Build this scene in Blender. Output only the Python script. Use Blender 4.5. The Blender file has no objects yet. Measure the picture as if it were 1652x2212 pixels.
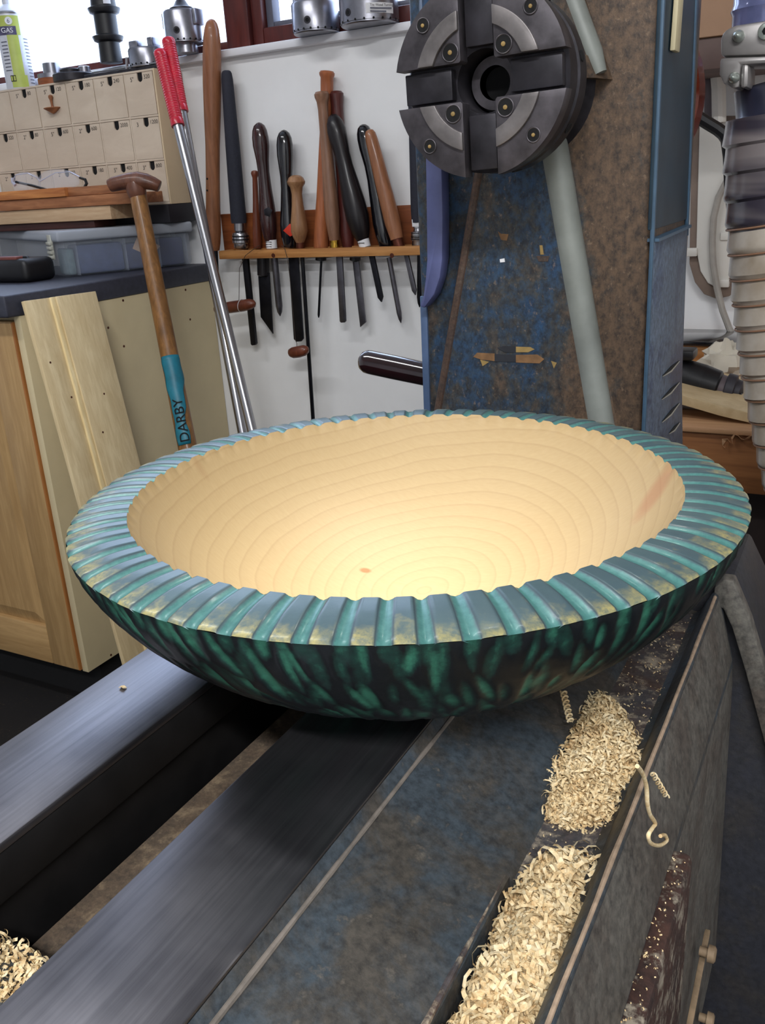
import bpy, bmesh, math, random
import numpy as np
from mathutils import Vector, Matrix, noise

random.seed(7)
rng = np.random.default_rng(7)
sc = bpy.context.scene
C = sc.collection

# ------------------------------------------------------------------ camera
# Origin of the world is the lens; +Y runs along the lathe bed to the back wall, +Z is up.
YAW, PITCH, ROLL, FPX = 0.506135, 0.349673, -0.060681, 1927.44
CX, CY = 826.0, 1106.0
FLOOR = -1.10
f_ = Vector((-math.sin(YAW)*math.cos(PITCH), math.cos(YAW)*math.cos(PITCH), -math.sin(PITCH)))
r0 = Vector((math.cos(YAW), math.sin(YAW), 0))
u0 = r0.cross(f_)
r_ = math.cos(ROLL)*r0 + math.sin(ROLL)*u0
u_ = -math.sin(ROLL)*r0 + math.cos(ROLL)*u0
cam_d = bpy.data.cameras.new('camera')
cam = bpy.data.objects.new('camera', cam_d)
C.objects.link(cam)
M = Matrix((r_, u_, -f_)).transposed().to_4x4()
cam.matrix_world = M
cam_d.sensor_fit = 'HORIZONTAL'
cam_d.sensor_width = 36.0
cam_d.lens = FPX/1652*36.0
cam_d.clip_start = 0.01
sc.camera = cam

# ------------------------------------------------------------------ view, world, lights
sc.view_settings.view_transform = 'Standard'
sc.view_settings.look = 'None'
sc.view_settings.gamma = 1.0
sc.view_settings.use_curve_mapping = False
sc.view_settings.exposure = 0.0

w = bpy.data.worlds.new('overcast_sky')
sc.world = w
w.use_nodes = True
bg = w.node_tree.nodes['Background']
bg.inputs[0].default_value = (0.72, 0.82, 1.0, 1)
bg.inputs[1].default_value = 3.0

def area(name, loc, target, sx, sy, power, col):
    d = bpy.data.lights.new(name, 'AREA')
    d.shape = 'RECTANGLE'; d.size = sx; d.size_y = sy
    d.energy = power; d.color = col
    o = bpy.data.objects.new(name, d); C.objects.link(o)
    o.location = loc
    o.rotation_euler = (Vector(target)-Vector(loc)).to_track_quat('-Z', 'Y').to_euler()
    return o
area('window_daylight', (-1.72, 2.02, 0.82), (-1.72, 0.0, 0.82), 1.95, 1.02, 20, (0.46, 0.64, 1.0))
area('ceiling_tube_light', (0.45, -1.0, 1.235), (0.45, -1.0, 0.0), 1.2, 0.10, 66, (0.97, 0.98, 1.0))
area('back_wall_fill_light', (-1.2, 0.35, 1.235), (-1.2, 0.35, 0.0), 1.2, 0.10, 15, (0.97, 0.98, 1.0))  # added fill lamp, there to brighten the back wall
area('lathe_lamp_light', (-0.20, 0.60, 0.31), (-0.215, 0.405, -0.235), 0.09, 0.09, 0.25, (1.0, 0.98, 0.90)).data.spread = math.radians(33)

# ------------------------------------------------------------------ pixel helpers (1652 x 2212 frame)
def ray(x, y): return f_ + r_*((x-CX)/FPX) - u_*((y-CY)/FPX)
def PY(x, y, Y): d = ray(x, y); return d*(Y/d.y)
def PX(x, y, X): d = ray(x, y); return d*(X/d.x)
def PZ(x, y, Z): d = ray(x, y); return d*(Z/d.z)
def mpp(p): return Vector(p).dot(f_)/FPX

# ------------------------------------------------------------------ mesh helpers
class MB:
    def __init__(s): s.v = []; s.f = []
    def add(s, vs, fs):
        o = len(s.v); s.v += [tuple(v) for v in vs]; s.f += [tuple(i+o for i in q) for q in fs]; return s
    def box(s, a, b):
        x0, y0, z0 = a; x1, y1, z1 = b
        return s.add([(x0,y0,z0),(x1,y0,z0),(x1,y1,z0),(x0,y1,z0),(x0,y0,z1),(x1,y0,z1),(x1,y1,z1),(x0,y1,z1)],
                     [(0,3,2,1),(4,5,6,7),(0,1,5,4),(1,2,6,5),(2,3,7,6),(3,0,4,7)])
    def obox(s, o, ex, ey, ez):
        o, ex, ey, ez = map(Vector, (o, ex, ey, ez))
        vs = [o, o+ex, o+ex+ey, o+ey, o+ez, o+ex+ez, o+ex+ey+ez, o+ey+ez]
        fs = [(0,3,2,1),(4,5,6,7),(0,1,5,4),(1,2,6,5),(2,3,7,6),(3,0,4,7)]
        if ex.cross(ey).dot(ez) < 0: fs = [q[::-1] for q in fs]
        return s.add(vs, fs)
    def prism(s, pts, d):
        d = Vector(d); n = len(pts); a = [Vector(p) for p in pts]
        nrm = Vector((0,0,0))
        for i in range(n): nrm += a[i].cross(a[(i+1) % n])
        fs = [tuple(range(n))[::-1], tuple(range(n, 2*n))] + [(i, (i+1) % n, n+(i+1) % n, n+i) for i in range(n)]
        if nrm.dot(d) < 0: fs = [q[::-1] for q in fs]
        return s.add(a+[p+d for p in a], fs)
    def rings(s, cs, axes, rads, n=24, cap=True):
        vs = []; fs = []
        for c, ax, rd in zip(cs, axes, rads):
            ax = Vector(ax).normalized()
            t = Vector((0,0,1)) if abs(ax.z) < .9 else Vector((1,0,0))
            e1 = ax.cross(t).normalized(); e2 = ax.cross(e1)
            for k in range(n):
                a = 2*math.pi*k/n
                vs.append(Vector(c)+(e1*math.cos(a)+e2*math.sin(a))*rd)
        m = len(cs)
        for i in range(m-1):
            for k in range(n):
                fs.append((i*n+k, i*n+(k+1) % n, (i+1)*n+(k+1) % n, (i+1)*n+k))
        if cap:
            fs.append(tuple(range(n))[::-1]); fs.append(tuple((m-1)*n+k for k in range(n)))
        return s.add(vs, fs)
    def lathe(s, p0, p1, prof, n=24, cap=True):
        p0 = Vector(p0); p1 = Vector(p1); ax = p1-p0
        return s.rings([p0+ax*t for t, _ in prof], [ax]*len(prof), [max(r, 1e-5) for _, r in prof], n, cap)
    def cyl(s, p0, p1, r, n=24, bev=0.0):
        L = (Vector(p1)-Vector(p0)).length
        if bev:
            b = bev/L
            return s.lathe(p0, p1, [(0, r-bev), (b*.3, r-bev*.3), (b, r), (1-b, r), (1-b*.3, r-bev*.3), (1, r-bev)], n)
        return s.lathe(p0, p1, [(0, r), (1, r)], n)
    def tube(s, pts, r, n=10, cap=True):
        pts = [Vector(p) for p in pts]; axs = []
        for i in range(len(pts)):
            a = pts[min(i+1, len(pts)-1)]-pts[max(i-1, 0)]; axs.append(a)
        rr = r if isinstance(r, (list, tuple)) else [r]*len(pts)
        # parallel transport frame
        vs = []; fs = []; e1 = None
        for c, ax, rd in zip(pts, axs, rr):
            ax = ax.normalized()
            if e1 is None:
                t = Vector((0,0,1)) if abs(ax.z) < .9 else Vector((1,0,0)); e1 = ax.cross(t).normalized()
            else:
                e1 = (e1-ax*e1.dot(ax)).normalized()
            e2 = ax.cross(e1)
            for k in range(n):
                a = 2*math.pi*k/n; vs.append(c+(e1*math.cos(a)+e2*math.sin(a))*rd)
        m = len(pts)
        for i in range(m-1):
            for k in range(n): fs.append((i*n+k, i*n+(k+1) % n, (i+1)*n+(k+1) % n, (i+1)*n+k))
        if cap: fs.append(tuple(range(n))[::-1]); fs.append(tuple((m-1)*n+k for k in range(n)))
        return s.add(vs, fs)
    def build(s, name, mat, parent=None, bevel=0.0, smooth=35, seg=2):
        me = bpy.data.meshes.new(name)
        me.from_pydata(s.v, [], s.f)
        bm = bmesh.new(); bm.from_mesh(me)
        bmesh.ops.recalc_face_normals(bm, faces=bm.faces)
        if bevel:
            eds = [e for e in bm.edges if len(e.link_faces) == 2 and e.calc_face_angle(0) > .6]
            bmesh.ops.bevel(bm, geom=eds, offset=bevel, segments=seg, profile=.5, affect='EDGES', clamp_overlap=True)
        bm.to_mesh(me); bm.free()
        return link(name, me, mat, parent, smooth)

def link(name, me, mat, parent=None, smooth=35):
    o = bpy.data.objects.new(name, me); C.objects.link(o)
    if mat is not None: me.materials.append(mat)
    if smooth:
        me.polygons.foreach_set('use_smooth', [True]*len(me.polygons))
        me.set_sharp_from_angle(angle=math.radians(smooth))
    if parent is not None:
        o.parent = parent
        if parent.type == 'EMPTY': o.location = -parent.location
    return o
def tag(o, label, cat, group=None):
    o['label'] = label; o['category'] = cat
    if group: o['group'] = group
    return o
def thing(name, label, cat, loc=(0, 0, 0), group=None):
    o = bpy.data.objects.new(name, None); C.objects.link(o); o.location = loc; o.empty_display_size = .05
    return tag(o, label, cat, group)
def struct(o): o['kind'] = 'structure'; return o

def text(name, s, size, origin, ex, ey, mat, parent, align='LEFT', depth=0.0):
    """flat lettering: origin = baseline start, ex / ey = reading and up directions"""
    cu = bpy.data.curves.new(name, 'FONT'); cu.body = s; cu.size = size; cu.align_x = align; cu.extrude = depth
    t = bpy.data.objects.new(name, cu); C.objects.link(t)
    bpy.context.view_layer.update()
    me = bpy.data.meshes.new_from_object(t)
    bpy.data.objects.remove(t); bpy.data.curves.remove(cu)
    ex = Vector(ex).normalized(); ey = Vector(ey); ey = (ey-ex*ey.dot(ex)).normalized(); ez = ex.cross(ey)
    me.transform(Matrix.Translation(Vector(origin)) @ Matrix((ex, ey, ez)).transposed().to_4x4())
    me.name = name
    return link(name, me, mat, parent, 0)

# ------------------------------------------------------------------ materials
def lin(c):
    return tuple(((v/255)/12.92 if v/255 <= .04045 else ((v/255+.055)/1.055)**2.4) for v in c)+(1,)
def base(name, rough=.5, metal=0.0, spec=.5, coat=0.0):
    m = bpy.data.materials.new(name); m.use_nodes = True
    nt = m.node_tree; b = nt.nodes['Principled BSDF']
    b.inputs['Roughness'].default_value = rough; b.inputs['Metallic'].default_value = metal
    b.inputs['Specular IOR Level'].default_value = spec
    b.inputs['Coat Weight'].default_value = coat; b.inputs['Coat Roughness'].default_value = .12
    return m, nt, b
def coords(nt, scale=(1, 1, 1), rot=(0, 0, 0), kind='Object'):
    tc = nt.nodes.new('ShaderNodeTexCoord'); mp = nt.nodes.new('ShaderNodeMapping')
    mp.inputs['Scale'].default_value = scale; mp.inputs['Rotation'].default_value = rot
    nt.links.new(tc.outputs[kind], mp.inputs[0]); return mp.outputs[0]
def tnoise(nt, vec, scale, detail=4, rough=.55, dist=0.0):
    n = nt.nodes.new('ShaderNodeTexNoise'); n.inputs['Scale'].default_value = scale
    n.inputs['Detail'].default_value = detail; n.inputs['Roughness'].default_value = rough
    n.inputs['Distortion'].default_value = dist
    nt.links.new(vec, n.inputs['Vector']); return n.outputs['Fac']
def ramp(nt, fac, stops):
    r = nt.nodes.new('ShaderNodeValToRGB'); e = r.color_ramp.elements
    while len(e) < len(stops): e.new(.5)
    for el, (p, c) in zip(e, stops): el.position = p; el.color = c
    nt.links.new(fac, r.inputs[0]); return r.outputs[0]
def mix(nt, fac, a, b, mode='MIX'):
    m = nt.nodes.new('ShaderNodeMix'); m.data_type = 'RGBA'; m.blend_type = mode
    for sock, v in ((0, fac), (6, a), (7, b)):
        if isinstance(v, (int, float)): m.inputs[sock].default_value = v
        elif isinstance(v, tuple): m.inputs[sock].default_value = v
        else: nt.links.new(v, m.inputs[sock])
    return m.outputs[2]
def bump(nt, b, h, strength=.3, dist=.002):
    n = nt.nodes.new('ShaderNodeBump'); n.inputs['Strength'].default_value = strength; n.inputs['Distance'].default_value = dist
    nt.links.new(h, n.inputs['Height']); nt.links.new(n.outputs[0], b.inputs['Normal'])
def math_(nt, op, a, b=None, c=None):
    n = nt.nodes.new('ShaderNodeMath'); n.operation = op
    for i, v in enumerate((a, b, c)):
        if v is None: continue
        if isinstance(v, (int, float)): n.inputs[i].default_value = v
        else: nt.links.new(v, n.inputs[i])
    return n.outputs[0]

def plain(name, c, rough=.5, metal=0.0, var=.12, scale=30, bmp=0.0, spec=.5, coat=0.0, stretch=(1, 1, 1)):
    m, nt, b = base(name, rough, metal, spec, coat)
    v = coords(nt, stretch); n = tnoise(nt, v, scale)
    c0 = lin(c); d = tuple(max(0, x*(1-var*1.6)) for x in c0[:3])+(1,); l = tuple(min(1, x*(1+var)) for x in c0[:3])+(1,)
    nt.links.new(ramp(nt, n, [(.25, d), (.75, l)]), b.inputs['Base Color'])
    if bmp: bump(nt, b, n, bmp, .001)
    return m
def wood(name, c1, c2, grain=(1, 1, 1), scale=60, rough=.5, coat=0.0, spec=.4, rot=(0, 0, 0), bmp=.05):
    """grain: per-axis frequency; a small value along an axis draws the grain out along it"""
    m, nt, b = base(name, rough, 0, spec, coat)
    v = coords(nt, grain, rot)
    n = tnoise(nt, v, scale, 5, .6, .6); n2 = tnoise(nt, v, scale*.22, 2, .5, 1.2)
    f = math_(nt, 'ADD', math_(nt, 'MULTIPLY', n, .55), math_(nt, 'MULTIPLY', n2, .45))
    mid = tuple((a+bb)/2 for a, bb in zip(lin(c1), lin(c2)))
    nt.links.new(ramp(nt, f, [(.34, lin(c1)), (.5, mid), (.62, lin(c2))]), b.inputs['Base Color'])
    if bmp: bump(nt, b, n, bmp, .0006)
    return m

MT = {}
MT['wall'] = plain('white_wall_paint', (240, 240, 240), .75, 0, .03, 9, .04, .3)
MT['ceil'] = plain('ceiling_paint', (214, 212, 206), .85, 0, .03, 4)
MT['steel'] = plain('chuck_steel', (150, 150, 158), .30, 1.0, .15, 40, 0)
MT['steel_dark'] = plain('oiled_dark_steel', (54, 52, 57), .45, .6, .35, 60, .15)
MT['ring_steel'] = plain('polished_ring_steel', (122, 117, 116), .4, .6, .25, 60, .1)
MT['steel_jaw'] = plain('worn_jaw_steel', (82, 78, 82), .45, .6, .35, 60, .2)
MT['black'] = plain('black_plastic', (16, 16, 19), .45, 0, .2, 30)
MT['black_gloss'] = plain('black_lacquer', (13, 12, 18), .16, 0, .2, 20, 0, .6, .6)
MT['maroon'] = plain('dark_maroon_lacquer', (30, 8, 12), .14, 0, .5, 25, 0, .6, .8, (1, 1, 6))
MT['hole'] = plain('cavity_shade_black', (6, 6, 8), .9, 0, .1)  # black put in for the shade of holes and recesses, also used for lettering
MT['alu'] = plain('brushed_aluminium', (176, 176, 180), .28, 1.0, .06, 60, 0, .5, 0, (8, 8, .5))
MT['red'] = plain('red_rubber_grip', (196, 22, 48), .32, 0, .15, 50, .1, .5, .3)
MT['brass'] = plain('brass', (190, 150, 62), .25, 1.0, .1)
MT['copper'] = plain('dark_copper', (96, 52, 38), .4, .7, .2)
MT['paper'] = plain('white_label_paper', (226, 226, 228), .6, 0, .03)
MT['ink'] = plain('black_ink', (42, 36, 34), .7, 0, .1)
MT['frame'] = wood('mahogany_window_frame', (64, 24, 22), (96, 40, 34), (1, 1, .15), 50, .45, .1)

# ------------------------------------------------------------------ room shell
YW = 1.82
ZC = 1.28
floor_m, nt, b = base('dark_floor_with_sawdust', .75, 0, .3)
v = coords(nt); n = tnoise(nt, v, 140, 3, .7); n2 = tnoise(nt, v, 9, 3)
sp = ramp(nt, n, [(.60, (0, 0, 0, 1)), (.72, (1, 1, 1, 1))]); sp2 = ramp(nt, n2, [(.45, (0, 0, 0, 1)), (.65, (.7, .7, .7, 1))])
nt.links.new(mix(nt, mix(nt, 1.0, sp, sp2, 'MULTIPLY'), lin((24, 22, 22)), lin((120, 96, 70))), b.inputs['Base Color'])
struct(MB().box((-3.2, -2.4, FLOOR-.05), (1.6, YW+.3, FLOOR)).build('floor', floor_m))
struct(MB().box((-3.2, -2.4, ZC), (1.6, YW+.3, ZC+.05)).build('ceiling', MT['ceil']))
WX0, WX1, WZ0, WZ1 = -2.62, -0.80, 0.312, 1.18           # window opening
wb = MB()
wb.box((-3.2, YW, FLOOR), (1.6, YW+.12, WZ0-.024)); wb.box((-3.2, YW, WZ1), (1.6, YW+.12, ZC))
wb.box((-3.2, YW, WZ0-.024), (WX0, YW+.12, WZ1)); wb.box((WX1, YW, WZ0-.024), (1.6, YW+.12, WZ1))
struct(wb.build('wall_back', MT['wall'], None, 0, 0))
struct(MB().box((-3.25, -2.4, FLOOR), (-3.2, YW+.12, ZC)).build('wall_left', MT['wall'], None, 0, 0))
struct(MB().box((1.6, -2.4, FLOOR), (1.65, YW+.12, ZC)).build('wall_right', MT['wall'], None, 0, 0))
struct(MB().box((-3.25, -2.45, FLOOR), (1.65, -2.4, ZC)).build('wall_front', MT['wall'], None, 0, 0))
# sill
MT['sill'] = plain('sill_paint', (226, 226, 230), .5, 0, .03, 12)
struct(MB().box((WX0-.05, YW-.022, WZ0-.024), (WX1+.30, YW+.12, WZ0-.008)).build('trim_1', MT['sill'], None, .003))
# window: dark mahogany frame, two lights
win = struct(bpy.data.objects.new('window_1', None)); C.objects.link(win)
def fr(a, b, nm='window_frame', m='frame', bev=.004): return MB().box(a, b).build(nm, MT[m], win, bev)
xm0, xm1 = PY(490, 60, YW+.01).x, PY(566, 60, YW+.01).x     # mullion seen between the two lights
fr((WX0, YW+.005, WZ0-.008), (WX0+.05, YW+.07, WZ1)); fr((WX1-.05, YW+.005, WZ0-.008), (WX1, YW+.07, WZ1))
fr((WX0+.05, YW+.006, WZ1-.05), (WX1-.05, YW+.07, WZ1)); fr((WX0+.05, YW+.006, WZ0-.008), (xm0, YW+.07, WZ0+.012))
fr((xm0, YW+.002, WZ0-.008), (xm1-.03, YW+.07, WZ1-.05), 'mullion'); fr((xm1-.028, YW+.012, WZ0-.006), (xm1, YW+.07, WZ1-.05), 'sash_stile')
fr((xm1, YW+.012, WZ0-.006), (WX1-.05, YW+.07, WZ0+.028), 'sash_rail')
MT['bead'] = plain('grey_glazing_bead', (96, 98, 112), .5)
fr((xm1, YW+.03, WZ0+.028), (xm1+.018, YW+.06, WZ1-.05), 'glazing_bead', 'bead', .003)
fr((xm1+.018, YW+.03, WZ0+.028), (WX1-.05, YW+.06, WZ0+.040), 'glazing_bead', 'bead', .003)
gm, nt, b = base('window_glass', .02)
nt.nodes.remove(b); tr = nt.nodes.new('ShaderNodeBsdfTransparent'); gl = nt.nodes.new('ShaderNodeBsdfGlossy'); mx = nt.nodes.new('ShaderNodeMixShader')
gl.inputs['Roughness'].default_value = .02; mx.inputs[0].default_value = .05
nt.links.new(tr.outputs[0], mx.inputs[1]); nt.links.new(gl.outputs[0], mx.inputs[2])
nt.links.new(mx.outputs[0], nt.nodes['Material Output'].inputs[0])
MT['glass'] = gm
MB().box((WX0+.05, YW+.045, WZ0+.012), (xm0, YW+.049, WZ1-.05)).build('pane', gm, win)
MB().box((xm1+.01, YW+.045, WZ0+.030), (WX1-.05, YW+.049, WZ1-.05)).build('pane', gm, win)

# ------------------------------------------------------------------ lamps above the frame, the second ceiling batten an added one
lampm = bpy.data.materials.new('lit_tube'); lampm.use_nodes = True
lb = lampm.node_tree.nodes['Principled BSDF']; lb.inputs['Emission Color'].default_value = (1, .95, .86, 1); lb.inputs['Emission Strength'].default_value = 2.0
MT['lamp'] = lampm
for (x, y, l) in ((.45, -1.0, 'white ceiling batten light behind the lathe operator'), (-1.2, .35, 'white ceiling batten light near the window')):
    t = thing('ceiling_light', l, 'light', (x, y, ZC))
    MB().box((x-.62, y-.06, ZC-.03), (x+.62, y+.06, ZC)).build('housing', MT['paper'], t, .004)
    MB().cyl((x-.6, y+.075, ZC-.03), (x+.6, y+.075, ZC-.03), .012, 12).build('tube', lampm, t)
t = thing('lathe_lamp', 'metal task lamp on an arm above the bowl', 'lamp', (-.20, .60, .32))
ld = (Vector((-.20, .38, -.24))-Vector((-.20, .60, .31))).normalized(); lc = Vector((-.20, .60, .31))
MB().lathe(lc, lc-ld*.12, [(0, .078), (.06, .077), (.5, .05), (.85, .032), (1, .028)], 28, False).build('lamp_shade', MT['steel_dark'], t)
MB().tube([lc-ld*.115, lc-ld*.17, (-.21, .72, .52), (-.25, .82, .50), (-.264, .85, .42)], .009).build('arm', MT['steel_dark'], t)

# ------------------------------------------------------------------ lathe bed
MT['rail'], nt, b = base('ground_rail_steel', .32, .95)
v = coords(nt, (30, .8, 30)); n = tnoise(nt, v, 12, 4, .6); v2 = coords(nt); n2 = tnoise(nt, v2, 14, 4)
nt.links.new(ramp(nt, math_(nt, 'ADD', math_(nt, 'MULTIPLY', n, .5), math_(nt, 'MULTIPLY', n2, .5)), [(.3, lin((92, 91, 96))), (.7, lin((136, 134, 138)))]), b.inputs['Base Color'])
nt.links.new(ramp(nt, n2, [(.3, (.30,)*3+(1,)), (.7, (.42,)*3+(1,))]), b.inputs['Roughness'])
MT['rail_side'] = plain('black_rail_side', (26, 24, 24), .6, .3, .3, 50, .1)

def casting(name, blue, rust, dust, p_rust=(.46, .60), p_dust=(.62, .72), scale=14, rough=.55):
    m, nt, b = base(name, rough, .15, .4)
    v = coords(nt); n = tnoise(nt, v, scale, 6, .68, .4); n2 = tnoise(nt, v, scale*9, 4, .7); n3 = tnoise(nt, v, scale*2.7, 5, .65)
    c = mix(nt, ramp(nt, n, [(p_rust[0], (0, 0, 0, 1)), (p_rust[1], (1, 1, 1, 1))]), lin(blue), lin(rust))
    c = mix(nt, ramp(nt, n2, [(.36, (.1, .1, .1, 1)), (.68, (.7, .7, .7, 1))]), c, lin((24, 26, 29)))
    c = mix(nt, ramp(nt, math_(nt, 'ADD', math_(nt, 'MULTIPLY', n3, .6), math_(nt, 'MULTIPLY', n2, .4)), [(p_dust[0], (0, 0, 0, 1)), (p_dust[1], (.8, .8, .8, 1))]), c, lin(dust))
    nt.links.new(c, b.inputs['Base Color']); bump(nt, b, n2, .25, .0012)
    return m
MT['cast'] = casting('worn_blue_casting', (74, 84, 92), (86, 81, 74), (128, 120, 108), (.42, .60), (.58, .72), 24)
MT['cast_dusty'] = casting('dusty_rusty_deck', (88, 86, 90), (96, 76, 66), (190, 176, 154), (.4, .6), (.50, .62), 26)
MT['cast_grey'] = casting('grey_casting_side', (116, 112, 104), (98, 90, 82), (150, 142, 128), (.45, .6), (.58, .75), 22)
MT['dust_soft'] = plain('grey_dust_on_ridge', (118, 110, 102), .85, 0, .25, 120, .2)
MT['dust_line'] = plain('dust_on_edge', (160, 138, 116), .85, 0, .25, 160, .2)

lathe = thing('wood_lathe', 'blue painted cast iron wood lathe with rusty worn headstock and steel bed rails', 'lathe', (-.264, .80, FLOOR))
ZB = -.25
Y0, YP, Y1 = -.30, .288, .77
MB().box((-.357, Y0, ZB-.005), (-.297, Y1-.012, ZB)).build('rail', MT['rail'], lathe, .0012)
MB().box((-.356, Y0, ZB-.028), (-.2973, Y1-.012, ZB-.005)).build('rail_web', MT['rail_side'], lathe, .001)
MB().box((-.353, Y0, ZB-.085), (-.3010, Y1-.012, ZB-.028)).build('rail_web', MT['rail_side'], lathe, .001)
MB().box((-.231, Y0, ZB-.014), (-.169, Y1-.012, ZB)).build('rail', MT['rail'], lathe, .0012)
# casting under the right hand rail: top slope, trough, deck, lip, outer wall
topA = [(-.231, -.40), (-.231, -.2645), (-.1688, -.2645), (-.1688, -.2512), (-.1672, -.2532), (-.1650, -.2566), (-.1625, -.2592)]
slope = [(-.1625+(.0500)*t, -.2592-.0188*t) for t in (.25, .5, .75, 1)]
edge = [(-.1103, -.2785), (-.1085, -.2805)]
lip = [(-.0735, -.2715), (-.0700, -.2650), (-.0680, -.2633), (-.0660, -.2650), (-.0625, -.2780), (-.0545, -.3100), (-.0530, -.3300)]
outer = [(-.0505, -.46), (-.050, -.56), (-.231, -.56)]
profA = topA+slope+edge+[(-.1075, -.292), (-.106, -.33), (-.080, -.33), (-.076, -.29)]+lip+outer
profB = topA+slope+edge+[(-.1060, -.2830), (-.0830, -.2835), (-.0765, -.2790)]+lip+outer
MB().prism([(x, Y0, z) for x, z in profA], (0, YP-Y0, 0)).build('bed_casting', MT['cast'], lathe, 0, 30)
# far part of the casting: hollow under its deck, so the pocket opens as a dark arch
plateB = topA[2:]+slope+edge+[(-.1060, -.2830), (-.0830, -.2835), (-.0765, -.2790)]+lip+outer[:2]+[(-.058, -.56), (-.0605, -.33), (-.078, -.2905), (-.108, -.290), (-.1685, -.272)]
MB().prism([(x, YP, z) for x, z in plateB], (0, .570-YP, 0)).build('bed_casting', MT['cast'], lathe, 0, 30)
MB().box((-.231, YP+.05, -.56), (-.1685, .570, -.2645)).build('bed_casting_wall', MT['cast'], lathe, 0)
MB().prism([(-.231, .570, -.2645), (-.1685, .570, -.2645), (-.16, .570, -.259), (-.115, .570, -.277), (-.08, .570, -.284), (-.07, .57, -.30), (-.07, .57, -.34), (-.231, .57, -.34)], (0, .19, 0)).build('bed_end', MT['cast'], lathe, 0)
# dusty flat deck skin and the dusty lip
MB().prism([(-.1070, YP+.002, -.2822), (-.0770, YP+.002, -.2822), (-.0770, YP+.002, -.2834), (-.1070, YP+.002, -.2834)], (0, .278, 0)).build('dusty_deck', MT['cast_dusty'], lathe, 0)
m = MB(); pts = [(-.0672, y, -.2634+.0006*math.sin(y*90)) for y in np.linspace(Y0, .56, 40)]
m.tube(pts, [.0009+.0004*random.random() for _ in pts], 8).build('lip_edge', MT['dust_line'], lathe)
m = MB(); pts = [(-.1648, y, -.2568) for y in np.linspace(Y0, .56, 60)]
m.tube(pts, [.0010+.0005*random.random() for _ in pts], 8).build('casting_ridge', MT['dust_soft'], lathe)
m = MB(); pts = [(-.1100, y, -.2792) for y in np.linspace(Y0, YP, 40)]
m.tube(pts, [(.0018+.0007*random.random())*min(1, (len(pts)-i)/8) for i in range(len(pts))], 8).build('trough_edge', MT['cast_dusty'], lathe)
# outer side skin, ledge, nearest side wall
MB().prism([(-.0655, Y0, -.2665), (-.0620, Y0, -.2780), (-.0540, Y0, -.3100), (-.0545, Y0, -.3115), (-.0630, Y0, -.2785)], (0, .565-Y0, 0)).build('side_skin', MT['cast_grey'], lathe, 0)
MT['rust'] = casting('rusty_brown_ledge', (74, 56, 52), (88, 62, 54), (176, 166, 148), (.4, .55), (.50, .60), 30)
MB().box((-.0570, Y0, -.42), (-.0455, .372, -.3125)).build('side_ledge', MT['rust'], lathe, .003)
MB().prism([(-.0545, Y0, -.3112), (-.0528, Y0, -.330), (-.0480, Y0, -.56), (-.0495, Y0, -.56), (-.0545, Y0, -.33)], (0, .568-Y0, 0)).build('side_apron', MT['cast_grey'], lathe, 0)
# chip guard inside the gap between the rails
MT['chip_floor'] = casting('brown_dusty_bed_floor', (98, 84, 70), (112, 94, 76), (150, 130, 104), (.4, .6), (.5, .66), 40, .8)
MB().box((-.2890, Y0, -.312), (-.2312, .56, -.300)).build('gap_floor', MT['chip_floor'], lathe, 0)
MB().box((-.3010, Y0, -.36), (-.2890, .56, -.33)).build('gap_gusset', MT['rail_side'], lathe, 0)
MB().box((-.2965, .150, -.2995), (-.2316, .176, -.286)).build('cross_web', MT['cast'], lathe, .003)
# pedestal under the headstock, flaring out to the floor
ped = [(-.0700, -.2570), (-.0585, -.2545), (-.0460, -.2790), (-.0340, -.3140), (.0300, -.52), (.10, -.80), (.13, FLOOR), (-.66, FLOOR), (-.63, -.80), (-.55, -.52), (-.47, -.30), (-.44, -.257)]
MT['ped'] = casting('shaded_blue_pedestal', (46, 47, 54), (54, 51, 50), (92, 86, 78), (.45, .62), (.60, .8), 22)  # blue darkened to put in the shade on the front face
MB().prism([(x, .577, z) for x, z in ped], (0, .085, 0)).build('pedestal', MT['ped'], lathe, .003)
MB().box((-.40, .662, FLOOR), (-.175, .95, -.30)).build('pedestal', MT['ped'], lathe, .006)
pe = [(-.0690, -.2600), (-.0640, -.2530), (-.0575, -.2530), (-.0455, -.2790), (-.0335, -.3140), (.0305, -.52), (.1005, -.80)]
pi_ = [(-.0690, -.2800), (-.0660, -.2740), (-.0625, -.2740), (-.0560, -.2870), (-.0450, -.3190), (.0190, -.525), (.0890, -.805)]
MB().prism([(x, .5665, z) for x, z in pe+pi_[::-1]], (0, .0115, 0)).build('pedestal_edge', MT['cast_grey'], lathe, .0025, 40)
MB().prism([(-.40, .570, -.262), (-.30, .570, -.262), (-.30, .570, -.34), (-.40, .570, -.34)], (0, .2, 0)).build('bed_end', MT['cast'], lathe, 0)
MB().box((-.62, -.26, FLOOR), (-.03, .10, -.56)).build('tail_pedestal', MT['ped'], lathe, .01)

# bracket with two bolts on the near side of the bed
MT['rust_bolt'] = plain('rusty_bolt', (132, 112, 88), .7, .2, .3, 80, .3)
q0 = PX(1519, 2020, -.0470); q1 = PX(1478, 2230, -.0460)
m = MB(); d = q1-q0; m.obox(q0, (.0035, 0, 0), d, (0, .006, 0)); br = m.build('bracket', MT['rust_bolt'], lathe, .0006)
for px, py in ((1533, 2060), (1530, 2203)):
    c = PX(px, py, -.0405); m = MB()
    m.lathe(c+Vector((-.006, 0, 0)), c+Vector((.0035, 0, 0)), [(0, .0028), (.5, .0030), (.52, .0052), (.9, .0050), (1, .0036)], 14).build('bolt', MT['rust_bolt'], lathe)

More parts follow.
